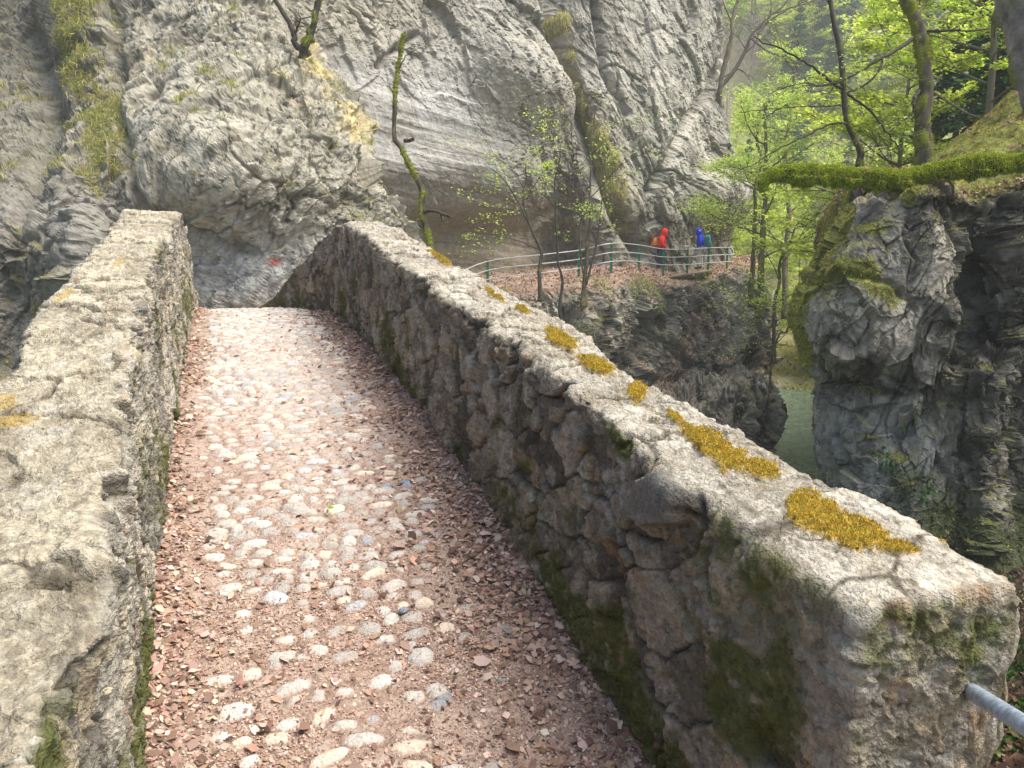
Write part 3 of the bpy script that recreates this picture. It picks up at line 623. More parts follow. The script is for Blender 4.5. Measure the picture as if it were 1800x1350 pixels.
fern = (1 - up) * ss(1500, 1640, px) * ss(.1, .45, fbm(V1 * .8, 3, 115) + .25 * ss(800, 1000, py)) * ss(700, 860, py)
c = mixc(c, [.05, .065, .02], fern * .8)
cliffD = gridmesh('rock_pillar', V1, M_near, c, smooth=False); tagp(cliffD, 'near rock pillar and dark rock wall on the right bank under the mossy log', kind='structure')
Dk = dict(V=V1, N=N1, px=px, py=py, moss=mossD, up=up, lf=lf, fern=fern, rr=rr)

# ---- river, ground under everything
def waterz(): return -8.0
rv = np.array([[-60, -60], [90, -60], [90, 200], [-60, 200]], float)
M_water = bpy.data.materials.new('river_water'); M_water.use_nodes = True
_b = M_water.node_tree.nodes['Principled BSDF']; _b.inputs['Base Color'].default_value = (.17, .23, .17, 1); _b.inputs['Roughness'].default_value = .12; _b.inputs['IOR'].default_value = 1.33
_t = M_water.node_tree; _tc = _t.nodes.new('ShaderNodeTexCoord'); _mp = _t.nodes.new('ShaderNodeMapping'); _mp.inputs['Scale'].default_value = (1.0, .55, 1)
_n = _t.nodes.new('ShaderNodeTexNoise'); _n.inputs['Scale'].default_value = 2.4; _n.inputs['Detail'].default_value = 5; _bp = _t.nodes.new('ShaderNodeBump'); _bp.inputs['Distance'].default_value = .7
_t.links.new(_tc.outputs['Object'], _mp.inputs[0]); _t.links.new(_mp.outputs[0], _n.inputs['Vector']); _t.links.new(_n.outputs[0], _bp.inputs['Height']); _t.links.new(_bp.outputs[0], _b.inputs['Normal'])
xx, yy = np.meshgrid(np.linspace(-30, 60, 46), np.linspace(-20, 110, 66), indexing='ij')
river = gridmesh('river', np.stack([xx, yy, np.full_like(xx, -8.0)], -1)[:, ::-1], M_water); tagp(river, 'green river with rippled surface at the bottom of the gorge', kind='structure')
xx, yy = np.meshgrid(np.linspace(-85, 225, 41), np.linspace(-65, 265, 41), indexing='ij')
gr = gridmesh('ground', np.stack([xx, yy, np.full_like(xx, -10.5)], -1)[:, ::-1], M_far, np.zeros(xx.shape + (3,)) + [.08, .07, .05]); tagp(gr, kind='structure')
#@@VEG
# ================================================================== GEOMETRY COLLECTORS
class Geo:
    def __init__(s): s.V = []; s.F = []; s.C = []; s.n = 0
    def add(s, V, F, c):
        V = np.asarray(V, float).reshape(-1, 3); s.V.append(V); s.F.append(np.asarray(F) + s.n)
        s.C.append(np.broadcast_to(np.asarray(c, float), V.shape)); s.n += len(V)
    def tube(s, pts, rad, seg=7, c=(.1, .08, .06), cap=True):
        pts = np.asarray(pts, float); n = len(pts); rad = np.broadcast_to(np.asarray(rad, float), (n,))
        t = unit(np.gradient(pts, axis=0)); ref = np.array([0, 0, 1.0]) if abs(t[0][2]) < .9 else np.array([1.0, 0, 0])
        a = unit(np.cross(t, ref)); b = np.cross(t, a); an = np.arange(seg) * 2 * math.pi / seg
        V = pts[:, None] + rad[:, None, None] * (a[:, None] * np.cos(an)[None, :, None] + b[:, None] * np.sin(an)[None, :, None])
        if cap:
            V = np.concatenate([np.repeat(pts[:1, None], seg, 1), V, np.repeat(pts[-1:, None], seg, 1)]); n += 2
        F = gridfaces(n, seg, True)
        s.add(V, F, c); return V
    def build(s, name, mat, parent=None, origin=None, smooth=True):
        return rawmesh(name, np.concatenate(s.V), np.concatenate(s.F), mat, np.concatenate(s.C), parent, smooth, origin)
def spline(pts, n):
    return catmull(np.asarray(pts, float), np.linspace(0, len(pts) - 1, n))
BARK = np.array([.10, .085, .062])
def limb(g, p, d, L, r, lvl, tips, rs, droop=0., flat=0., nch=4, wig=.25, seg=5, col=BARK, up=.1, ratio=.58):
    n = 6 if lvl else 5; pts = [p]; dd = np.array(d, float)
    for k in range(n - 1):
        dd = unit(dd + rs.normal(0, wig, 3) * [1, 1, 1 - .6 * flat] + np.array([0, 0, up - droop * k / n])); pts.append(pts[-1] + dd * L / (n - 1))
    pts = np.array(pts); rad = np.linspace(r, r * .35, n)
    g.tube(pts, rad, seg if lvl else 3, col)
    tips.append((pts[1:], lvl))
    if lvl > 0:
        for k in range(nch):
            t = .25 + .75 * (k + rs.random()) / nch; i = min(int(t * (n - 1)), n - 2); q = pts[i] + (pts[i + 1] - pts[i]) * (t * (n - 1) - i)
            td = unit(pts[i + 1] - pts[i]); s = unit(np.cross(td, [0, 0, 1]) + 1e-6) * (1 if k % 2 else -1)
            s = unit(s + rs.normal(0, .45, 3) * [1, 1, 1 - .7 * flat])
            limb(g, q, unit(td * .75 + s * .8), L * ratio * rs.uniform(.7, 1.15), r * .55, lvl - 1, tips, rs, droop, flat, nch, wig, max(seg - 1, 3), col, up, ratio)
def leafpts(tips, n, jit, lvls=(0,)):
    segs = np.concatenate([t for t, l in tips if l in lvls]); i = rng.integers(0, len(segs), n); return segs[i] + rng.normal(0, jit, (n, 3)) * [1, 1, .45]
GREENS = [(.30, .44, .06), (.22, .36, .05), (.40, .50, .10), (.16, .29, .05)]
def set_thing(name, loc, label, cat, group=None):
    e = empty(name, loc); tagp(e, label, cat, group); return e
def tree_from(name, label, path, r0, r1, branches=(), nleaf=0, lsize=.05, lcol=GREENS, ljit=.06, col=BARK, mossy=0, seed=1, group=None, seg=10, lvl=2, nch=4, mat=None, wander=.02, ratio=.55):
    """near tree: trunk along a measured path; branches = list of (t, direction, length, radius) or explicit paths"""
    rs = np.random.default_rng(seed); pts = spline(path, 60); pts = pts + wander * np.stack([vn(np.stack([np.arange(60) * .17, np.full(60, seed * 3.3), np.full(60, q)], -1), seed) for q in (1., 5., 9.)], -1) * (np.arange(60) / 59.)[:, None]
    rad = r1 + (r0 - r1) * np.linspace(1, 0, 60) ** 1.5 * (1 + .12 * vn(np.stack([np.arange(60) * .4, np.full(60, 3.), np.full(60, 1.)], -1), seed + 3)) ; rad[:6] *= np.linspace(1.5, 1.0, 6)
    e = set_thing(name, pts[0], label, 'tree', group); o = np.array(pts[0])
    g = Geo(); V = g.tube(pts, rad, seg)
    Vf = V.reshape(-1, 3); nn = unit(Vf - np.repeat(np.concatenate([pts[:1], pts, pts[-1:]]), seg, 0))
    ns = fbm(Vf * [14, 14, 6], 3, seed); Vf2 = Vf + nn * (ns * min(r0 * .25, .025))[:, None]
    mm = ss(.0, .22, fbm(Vf * [9, 9, 5], 4, seed + 9) + (mossy - .75) * .5) * (mossy > 0)
    Vf2 = Vf2 + nn * (mm * r0 * .22 * (1 + fbm(Vf * 11, 3, seed + 19)))[:, None]
    g.V[0] = Vf2; g.C[0] = mixc(np.zeros(Vf.shape) + col * (1 + .9 * ns[:, None]), [.16, .18, .025], mm)
    tips = []
    for b in branches:
        if isinstance(b[0], (float, int)):
            t, d, L, r = b[:4]; p = pts[int(t * 59)]
            limb(g, p, unit(np.array(d, float)), L, r, b[4] if len(b) > 4 else lvl, tips, rs, .15, .5, nch, .22, 6, np.array(col) * 1.0, .05, ratio)
        else:
            bp, rr0, rr1 = b[0], b[1], b[2]; q = spline(bp, 24); q = q + rs.normal(0, .008, q.shape); g.tube(q, np.linspace(rr0, rr1, 24), 6, np.array(col) * (1 if len(b) < 4 else 1)); 
            for k in range(b[3] if len(b) > 3 else 3):
                i = int(rs.uniform(6, 22)); td = unit(q[i + 1] - q[i]); sd = unit(np.cross(td, CF) * rs.choice([-1, 1]) + rs.normal(0, .4, 3))
                limb(g, q[i], unit(td * .8 + sd * .7), np.linalg.norm(q[-1] - q[0]) * rs.uniform(.15, .4), rr1 * .8, 1, tips, rs, .1, .3, 4, .25, 4, np.array(col), .05)
    g.build('trunk', mat or M_bark, e, o)
    if nleaf:
        lp = leafpts(tips, nleaf, ljit, (0, 1)); V, F, c = leaves_geo(lp, np.zeros((nleaf, 3)) + [0, -.2, 1], lsize, pal(nleaf, lcol), spread=.5)
        rawmesh('crown', V, F, M_leaf, c, e, False, o)
    if mossy > .4:
        w_ = mm * np.linspace(1.3, .7, len(mm)); idx = scatter_idx(w_, int(6000 * mossy)); 
        blades('moss', Vf2[idx], nn[idx], max(r0 * .3, .028), .006, pal(len(idx), [(.26, .28, .03), (.38, .38, .05), (.16, .19, .03)]), M_moss, .3, .5, e, origin=o)
    return e

# ================================================================== LITTER ON THE DECK
dS_ = np.gradient(S)[:, None] * np.ones_like(TT)
inview = (SS > 1.0) & (SS < 10.8) & (edge > -.04)
e_l = TT + .3; e_r = 1.2 - TT
wl = (1.5 * np.exp(-np.abs(e_l) / .085) * (1 + 1.3 * ss(5, 2.5, SS)) + 1.7 * np.exp(-np.abs(e_r) / .22) + .9 * ss(.40, .05, e_r) + .28 * ss(4.0, 2.2, SS) + .035) * inview * dS_
wl = wl * (.35 + ss(-.35, .4, fbm(q3 * 3.2, 3, 130))) * (1 - .75 * SM * ss(.1, .3, edge))
def litter(name, n, size, wt, label, lift, pals, curl, spread):
    idx = scatter_idx(wt, n); ps = deckV.reshape(-1, 3)[idx] + rng.normal(0, .004, (n, 3)) * [1, 1, 0]; nn = deckN.reshape(-1, 3)[idx]
    ps[:, 2] += np.abs(rng.normal(0, lift, n)) + .002
    sz = size * rng.lognormal(0, .28, n)
    o = leafmesh(name, ps, nn, sz, pal(n, pals), M_dead, curl=curl, spread=spread, asp=.62, var=.4); tagp(o, label, kind='stuff'); return o
DEAD = [(.35, .22, .16), (.26, .16, .12), (.45, .32, .25), (.17, .10, .075), (.54, .42, .34), (.38, .24, .17)]
near_w = wl * (1 + 2.2 * ss(3.6, 1.8, SS))
litter('fallen_leaves', 17000, .030, wl, 'drifts of dry brown leaves along both parapets', .005, DEAD, .7, .33)
fr = (.5 * wl + .9 * dS_ * inview * ss(5.4, 2.2, SS) * (.3 + ss(-.3, .3, fbm(q3 * 2.2, 3, 131))) + .25 * wl * ss(.5, .0, e_r)) * (1 - .93 * SM)
litter('leaf_crumbs', 90000, .0095, fr * (1 + 1.0 * ss(4, 2, SS)), 'crumbled leaf bits trodden into the soil of the deck', .0015, DEAD + [(.52, .40, .32), (.44, .33, .27)], .5, .3)
# loose stones, green leaf
def stone(name, px_, py_, s, n, size, colr, label, seed, flat=.6):
    u = np.linspace(0, math.pi, 22); v = np.linspace(0, 2 * math.pi, 33)[:-1]; U, Vv = np.meshgrid(u, v, indexing='ij')
    D = np.stack([np.sin(U) * np.cos(Vv), np.sin(U) * np.sin(Vv), np.cos(U)], -1)
    r = 1 + .35 * (chunk(D * 1.3 + seed, seed, 1.2, 1) - .2) + .08 * fbm(D * 4, 3, seed)
    V = D * r[..., None] * np.array([1.2, .8, flat]) * size; c0 = B(np.array(s), np.array(n), floor_z(np.array(s)) + size * flat * .55)
    o = rawmesh(name, V.reshape(-1, 3), gridfaces(22, 32, True)[:, ::-1], M_wall, np.zeros((22 * 32, 3)) + colr, None, True)
    o.location = [float(q) for q in c0]; o.rotation_euler = (0, 0, seed); tagp(o, label, 'stone', 'loose stones on the deck')
stone('loose_stone', 0, 0, 2.77, .98, .030, (.36, .33, .28), 'angular grey stone lying in leaves at the foot of the right parapet', 2)
stone('loose_stone', 0, 0, 2.52, .88, .018, (.42, .40, .36), 'smaller pale stone among leaves just before the angular grey stone', 3)
stone('loose_stone', 0, 0, 2.98, .62, .020, (.30, .32, .37), 'small bluish pebble on brown soil in the middle of the deck', 4)
gl = leafmesh('green_leaf', B(np.array([3.78]), np.array([.44]), floor_z(np.array([3.78])) + .04), np.array([[0, 0, 1.]]), [.06], [[.2, .5, .05]], M_leaf, spread=.1, var=.01)
tagp(gl, 'single bright green leaf lying on the cobbles', 'leaf')

# ================================================================== MOSS AND GRASS
def moss_on(name, Dk_, wt, n, L, W, cols, label, droop=.3, spread=.5, kind='stuff'):
    Vv = Dk_['V'].reshape(-1, 3); Nn = Dk_['N'].reshape(-1, 3); ar = np.linalg.norm(np.cross(np.gradient(Dk_['V'], axis=0), np.gradient(Dk_['V'], axis=1)), axis=-1)
    x, y, d = proj(Dk_['V']); vis = (x > -150) & (x < 1950) & (y > -150) & (y < 1500) & (d > .5)
    idx = scatter_idx(wt * ar * vis, n); o = blades(name, Vv[idx], Nn[idx], L, W, pal(n, cols), M_moss, droop, spread)
    tagp(o, label, kind=kind); return o
MOSSC = [(.30, .31, .035), (.42, .38, .05), (.18, .21, .03), (.50, .40, .06)]
moss_on('moss', PR, PR['gold'] ** 2 + .06 * ss(.0, .4, PR['gold']), 36000, .011, .0020, [(.60, .38, .04), (.46, .28, .03), (.34, .30, .05), (.60, .46, .08), (.22, .20, .04)], 'golden moss cushions along the outer edge of the right parapet top', .2, .7)
moss_on('moss', PR, ss(.35, .8, PR['moss']), 30000, .010, .0022, [(.10, .11, .02), (.16, .15, .03), (.07, .08, .02)], 'dark green moss on the shaded face of the right parapet', .6, .6)
moss_on('moss', PL, ss(.4, .8, PL['moss']) + 2 * PL['gold'], 12000, .009, .0022, [(.22, .20, .03), (.34, .28, .04)], 'olive moss in the joints of the left parapet', .5, .6)
moss_on('moss', Dk, Dk['moss'] + .15 * Dk['fern'], 75000, .045, .008, MOSSC, 'thick green moss over the rock pillar and slope', .7, .5)
moss_on('fallen_leaves', Dk, Dk['lf'], 3500, .06, .045, DEAD, 'brown leaf litter on the slope above the rock pillar', .2, 1.2)
moss_on('undergrowth', Dk, Dk['fern'] * ss(.2, .5, fbm(Dk['V'] * 1.5, 2, 140)), 9000, .10, .03, [(.05, .13, .03), (.08, .19, .04), (.04, .09, .02)], 'small dark green leaves growing on the wet rock wall', .8, .7)
GR = [(.40, .36, .14), (.30, .33, .08), (.48, .42, .20), (.20, .26, .05)]
gA = A['moss'] * ss(420, 300, A['py']) + .02 * A['moss']
moss_on('grass', A, gA, 9000, .22, .010, GR, 'dry hanging grass tufts in the gully of the left cliff', 1.4, .45)
moss_on('moss', A, A['moss'], 9000, .05, .012, MOSSC, 'moss in the gully of the left cliff', .5, .6)
gB = ss(.3, .8, Bk['moss']) * ss(-.05, .3, fbm(Bk['V'] * 1.1, 4, 180, .65)); moss_on('grass', Bk, gB, 15000, .40, .018, [(.50, .44, .20), (.42, .38, .16), (.36, .38, .10), (.55, .50, .26)], 'band of hanging grass down the crack of the back cliff', 1.3, .4)
moss_on('moss', Ck, Ck['moss'] ** 2 + .003, 8000, .10, .018, [(.20, .20, .04), (.30, .27, .05), (.12, .12, .03)], 'moss and dead grass on the rock outcrop', .9, .6)
moss_on('fallen_leaves', Ck, Ck['lit'], 16000, .09, .07, DEAD, 'brown beech leaf litter along the footpath ledge', .2, 1.3)
moss_on('grass', Ck, ss(1.4, 2.4, Ck['rr']) * ss(4.4, 3.2, Ck['rr']) * ss(.05, .4, fbm(Ck['V'] * .8, 3, 141)), 7000, .28, .015, GR + [(.25, .40, .06)] * 2, 'grass fringe on the lip of the footpath ledge', 1.0, .5)

# ================================================================== RAILING, PLANKS, PIPE
M_green = mat_plain('green_paint', (.012, .16, .075), .5, bump=.002, bscale=30, var=.25)
M_galv = mat_plain('galvanised_steel', (.40, .48, .58), .38, .5, bump=.0012, bscale=60, var=.35)
M_rail = mat_plain('weathered_rail', (.50, .52, .52), .5, .3, var=.15)
M_wood = mat_plain('weathered_plank', (.26, .20, .15), .85, bump=.01, bscale=12, var=.3)
posts = [(790, 487, 530, 28.6), (857, 458.5, 506, 29.3), (950, 447, 497, 29.3), (1018, 439, 489, 29.5), (1075, 427, 475, 29.4), (1124, 430, 470, 32.2), (1167, 437, 474, 33.6), (1209, 437, 477, 34.6), (1246, 435, 472, 35.6), (1279, 434, 466, 37)]
tops = np.array([P(a, b, d) for a, b, c_, d in posts]); bots = np.array([P(a, c_, d) for a, b, c_, d in posts])
bots[:, :2] = tops[:, :2]; bots[:, 2] = np.minimum(bots[:, 2], tops[:, 2] - 1.0); bots[:, 2] -= .25
rl = set_thing('path_railing', bots[4], 'green posted railing with three pale rails beside the footpath', 'railing')
def boxgeo(g, c0, ax, ay, az, c=(.5, .5, .5), bev=0):
    c0, ax, ay, az = [np.asarray(q, float) for q in (c0, ax, ay, az)]
    sg = np.array([[-1, -1, -1], [1, -1, -1], [1, 1, -1], [-1, 1, -1], [-1, -1, 1], [1, -1, 1], [1, 1, 1], [-1, 1, 1]])
    g.add(c0 + sg[:, :1] * ax + sg[:, 1:2] * ay + sg[:, 2:] * az, np.array([[0, 3, 2, 1], [4, 5, 6, 7], [0, 1, 5, 4], [1, 2, 6, 5], [2, 3, 7, 6], [3, 0, 4, 7]]), c)
ro = np.array(bots[4])
for t_, b_ in zip(tops, bots):
    g = Geo(); m_ = (t_ + b_) / 2; h = (t_ - b_) / 2
    boxgeo(g, m_ + [0, 0, .02], [.045, 0, 0], [0, .008, 0], h + [0, 0, .02]); boxgeo(g, m_ + [0, .034, 0], [.008, 0, 0], [0, .0258, 0], h)
    boxgeo(g, t_ + [0, 0, .0445], [.05, 0, 0], [0, .03, 0], [0, 0, .0045])
    g.build('post', M_green, rl, ro, smooth=False)
for fr_ in (.02, .35, .68):
    g = Geo(); pp = tops * (1 - fr_) + (tops - [0, 0, 1.0]) * fr_ + [0, -.05, 0]
    pp = np.concatenate([pp, [pp[-1] + (pp[-1] - pp[-2]) * .35]])
    g.tube(spline(pp, 90), .019, 8); g.build('rail', M_rail, rl, ro)
pl0 = P(1170, 488, 33.9); pl1 = P(1252, 476, 35.2); pk = set_thing('plank_walkway', pl0, 'short weathered wooden walkway under the hiker in the blue hood', 'walkway')
for k in range(7):
    g = Geo(); off = np.array([.05, .27, 0]) * k * 1.0; boxgeo(g, (pl0 + pl1) / 2 + off, (pl1 - pl0) / 2 * (1 + .01 * (k % 2)), [0, .125, 0], [0, 0, .03]); g.build('plank', M_wood, pk, pl0, False)
g = Geo(); boxgeo(g, (pl0 + pl1) / 2 + [0, .12, -.10], (pl1 - pl0) / 2 * .99, [0, .05, 0], [0, 0, .068]); g.build('beam', M_wood, pk, pl0, False)
g = Geo(); h0 = P(1712, 1216, 1.86); h1 = P(1693, 1206, 1.80); h2 = P(1990, 1395, 1.12)
pts = np.array([h0 + (h0 - h2) * .05, h1, h1 * .5 + h2 * .5, h2, h2 * 1.0 + (h2 - h1) * 1.2]); g.tube(spline(pts, 12), .0185, 24)
o = g.build('handrail', M_galv, None, h1); tagp(o, 'grey metal handrail tube let into the end stone of the right parapet', 'handrail')

# ================================================================== BANK BESIDE THE BRIDGE END
G = []
for y_, d_ in ((1000, 9.5), (1080, 7.6), (1170, 5.4), (1240, 3.9), (1300, 3.0), (1370, 2.5), (1600, 2.0), (2400, 1.5)):
    G.append([(1640 + (y_ - 1000) * .02, y_ + 60, d_), (1740, y_ + 25, d_), (1800, y_, d_), (1900, y_ - 20, d_), (2150, y_ - 60, d_), (2700, y_ - 120, d_)])
V0 = sheet(ctrl(G), 260, 160); N0 = normals(V0); N0 *= np.sign(N0[..., 2].mean())
V1 = V0 + N0 * (.08 * fbm(V0 * 2.5, 5, 150, .6))[..., None]; N1 = normals(V1); N1 *= np.sign(N1[..., 2].mean())
bc = mixc(np.zeros(V1.shape) + [.035, .028, .018], [.015, .02, .008], ss(-.2, .3, fbm(V1 * 1.6, 3, 152)))
bank = gridmesh('bank', V1, M_soil, bc); tagp(bank, 'leafy bank falling away beside the end of the right parapet', kind='structure')
Bb = dict(V=V1, N=N1)
moss_on('fallen_leaves', Bb, (ss(-.2, .3, fbm(V1 * 2.5, 3, 153)) + .2) * (.3 + (proj(V1)[2] < 3.4)), 14000, .045, .035, [(.16, .10, .07), (.10, .065, .045), (.24, .16, .11), (.06, .07, .03)], 'brown leaves on the bank beside the parapet end', .2, 1.2)
moss_on('undergrowth', Bb, ss(.0, .3, fbm(V1 * 1.8, 3, 154)) * (proj(V1)[2] > 2.6), 7000, .07, .025, [(.03, .06, .015), (.05, .10, .02), (.02, .04, .012)], 'dark green undergrowth on the bank beside the parapet end', .6, .8)

# ================================================================== MOSSY LOG
lp = [(1344, 334, 10.5), (1343, 318, 10.5), (1358, 307, 10.5), (1395, 303, 10.5), (1440, 304, 10.4), (1490, 308, 10.4), (1540, 312, 10.3), (1580, 314, 10.2), (1620, 309, 10.2), (1660, 301, 10.1), (1720, 292, 10.0), (1800, 286, 9.9), (1900, 280, 9.8), (2050, 275, 9.7)]
lr = [3, 8, 11, 13, 12.5, 13, 13, 9, 12, 14, 16, 17, 19, 20]
lpw = np.array([P(*q) for q in lp]); pts = spline(lpw, 260); rad = catmull(np.array(lr, float)[:, None], np.linspace(0, len(lr) - 1, 260))[:, 0] * 10.2 / 1400
lg = set_thing('mossy_log', lpw[7], 'long moss-covered fallen trunk lying across the top of the rock pillar', 'log')
g = Geo(); V = g.tube(pts, rad, 40, cap=True); cen = np.concatenate([pts[:1], pts, pts[-1:]])[:, None]; nn = unit(V - cen); 
V = V + nn * (.05 * fbm(V * 4, 4, 160) + .025 * fbm(V * 22, 3, 161) + .06 * (nn[..., 2:3][..., 0] < -.3) * ss(-.1, .4, fbm(V * 5, 2, 162)) * 1)[..., None] ; 
g.V[0] = V.reshape(-1, 3); g.C[0] = mixc(np.zeros((V.size // 3, 3)) + [.10, .11, .022], [.20, .19, .03], ss(-.2, .4, fbm(V.reshape(-1, 3) * 9, 3, 163)))
g.build('trunk', M_moss, lg, lpw[7])
Vf = V[2:-2].reshape(-1, 3); Nf = nn[2:-2].reshape(-1, 3); idx = scatter_idx(.25 + ss(-.25, .25, fbm(Vf * 7, 3, 165)) + .3 * (Nf[:, 2] > .2), 70000)
nb = Nf[idx] + [0, 0, .15]; blades('moss', Vf[idx], nb, .046, .006, pal(70000, [(.32, .42, .03), (.22, .29, .025), (.46, .50, .06)]), M_moss, .5, .5, lg, origin=lpw[7])
#@@TREES
# ================================================================== TREES NEAR THE BRIDGE
def W_(L): return np.array([P(*q) for q in L])
DK = np.array([.055, .048, .036])
tree_from('dead_tree', 'crooked leafless mossy stem rising behind the right parapet crest',
    W_([(772, 600, 14), (765, 520, 14), (757, 440, 14), (750, 405, 14), (741, 368, 14), (741, 335, 14), (724, 297, 14), (706, 262, 14), (694, 238, 14), (695, 190, 14), (695, 150, 14), (700, 110, 14), (705, 80, 14), (711, 60, 14)]), .064, .028,
    [(W_([(744, 372, 14), (760, 370, 13.9), (780, 376, 13.8), (796, 384, 13.8)]), .035, .018, 2), (W_([(700, 125, 14), (712, 100, 14), (730, 88, 14), (748, 80, 14)]), .012, .004, 2), (W_([(712, 248, 14), (722, 246, 13.9), (727, 244, 13.9)]), .035, .02, 1), (W_([(728, 270, 14), (745, 275, 14), (755, 288, 14)]), .008, .003, 3), (W_([(738, 310, 14), (752, 330, 14), (770, 335, 14), (790, 350, 14)]), .008, .003, 4), (W_([(695, 170, 14), (684, 150, 14), (680, 130, 14)]), .007, .003, 3), (W_([(752, 410, 14), (735, 395, 14), (722, 380, 14)]), .008, .003, 4), (W_([(757, 430, 14), (780, 425, 14), (810, 430, 14)]), .008, .003, 4)],
    60, .05, GREENS, .04, DK, 1.0, 5, wander=.03, seg=16)
LG = [(.52, .66, .10), (.42, .60, .09), (.60, .70, .18)]
tree_from('sapling', 'thin curving sapling with pale spring leaves left of the other saplings on the footpath ledge',
    W_([(950, 530, 26), (948, 480, 26), (951, 440, 26), (936, 405, 26), (922, 360, 26), (926, 310, 26), (925, 280, 26)]), .075, .02,
    [(W_([(930, 395, 26), (905, 345, 25.8), (880, 310, 25.6), (850, 288, 25.5)]), .03, .008, 6), (W_([(925, 350, 26), (950, 310, 26), (968, 288, 26)]), .022, .006, 5), (W_([(950, 440, 26), (900, 420, 25.5), (850, 410, 25), (800, 405, 24.6)]), .02, .006, 5), (.75, (-.5, 0, .6), 2.2, .015), (.9, (.4, -.2, .7), 1.8, .012)],
    900, .085, LG, .10, DK, .2, 11, 'saplings on the footpath ledge', wander=.08)
tree_from('sapling', 'dark twisted sapling between the curving sapling and the three-stemmed one',
    W_([(986, 590, 24.5), (984, 540, 24.5), (988, 495, 24.5), (981, 455, 24.5), (978, 400, 24.5), (975, 345, 24.5), (978, 300, 24.5), (985, 250, 24.5)]), .06, .015,
    [(W_([(979, 420, 24.5), (1010, 385, 24.5), (1050, 370, 24.5)]), .018, .006, 5), (W_([(976, 370, 24.5), (955, 330, 24.4), (945, 300, 24.4)]), .018, .006, 5), (.8, (.6, 0, .5), 2.4, .014), (.6, (-.6, -.2, .3), 2.4, .013)],
    600, .08, LG, .10, DK * .7, .0, 12, 'saplings on the footpath ledge', wander=.09)
tree_from('sapling', 'tall three-stemmed sapling with thin upright stems just left of the green railing post',
    W_([(1026, 540, 27), (1027, 500, 27), (1032, 450, 27), (1036, 390, 27), (1035, 320, 27), (1042, 260, 27), (1048, 200, 27)]), .10, .018,
    [(W_([(1030, 500, 27), (1048, 430, 26.9), (1056, 370, 26.8), (1062, 300, 26.8)]), .05, .012, 6), (W_([(1027, 490, 27), (1018, 420, 27), (1024, 350, 27), (1010, 290, 27)]), .04, .01, 6), (W_([(1035, 330, 27), (1010, 290, 27), (960, 265, 27), (940, 255, 27)]), .015, .005, 5), (.6, (.7, 0, .5), 2.6, .016), (.8, (-.6, 0, .6), 2.4, .014), (.9, (.5, .2, .6), 2.2, .012)],
    900, .085, LG, .12, DK * 1.3, .2, 13, 'saplings on the footpath ledge', wander=.08)
tree_from('cliff_tree', 'two dark leafless stems forking from a mossy stump on top of the left cliff',
    W_([(536, 98, 15.4), (533, 85, 15.3), (543, 68, 15.3), (552, 40, 15.3), (560, 0, 15.3), (572, -70, 15.4)]), .095, .05,
    [(W_([(534, 88, 15.3), (519, 78, 15.3), (517, 60, 15.3), (505, 35, 15.3), (484, 0, 15.3), (460, -50, 15.3)]), .07, .035, 3), (W_([(548, 60, 15.3), (565, 52, 15.3), (592, 50, 15.3)]), .012, .004, 3)], 0, 0, GREENS, 0, DK, .75, 14)
tree_from('slender_tree', 'slender dark curving tree standing just behind the mossy log, with wide bare branches',
    W_([(1511, 320, 13.4), (1510, 292, 13.4), (1513, 268, 13.4), (1500, 238, 13.4), (1487, 205, 13.4), (1483, 160, 13.4), (1480, 120, 13.4), (1475, 80, 13.4), (1465, 40, 13.4), (1458, 0, 13.4), (1452, -60, 13.4)]), .062, .038,
    [(W_([(1488, 160, 13.4), (1455, 140, 13.3), (1430, 118, 13.2), (1400, 100, 13.1), (1370, 85, 13), (1340, 75, 13), (1325, 62, 13)]), .028, .007, 7),
     (W_([(1489, 165, 13.4), (1530, 195, 13.5), (1560, 235, 13.6), (1582, 262, 13.7)]), .024, .01, 3),
     (W_([(1497, 222, 13.4), (1480, 215, 13.3), (1450, 222, 13.2), (1410, 242, 13.1), (1370, 262, 13), (1330, 285, 13), (1290, 305, 13)]), .022, .006, 6),
     (W_([(1484, 186, 13.4), (1440, 187, 13.3), (1400, 188, 13.2), (1340, 193, 13), (1300, 198, 13)]), .014, .005, 4),
     (W_([(1482, 140, 13.4), (1450, 150, 13.5), (1420, 146, 13.5), (1390, 150, 13.6), (1350, 165, 13.6)]), .018, .005, 5),
     (W_([(1484, 165, 13.4), (1520, 150, 13.5), (1540, 130, 13.5), (1551, 105, 13.6)]), .02, .008, 2),
     (W_([(1505, 285, 13.4), (1530, 262, 13.3), (1560, 255, 13.2)]), .012, .005, 3)],
    260, .06, LG, .06, DK, .45, 15, wander=.02)
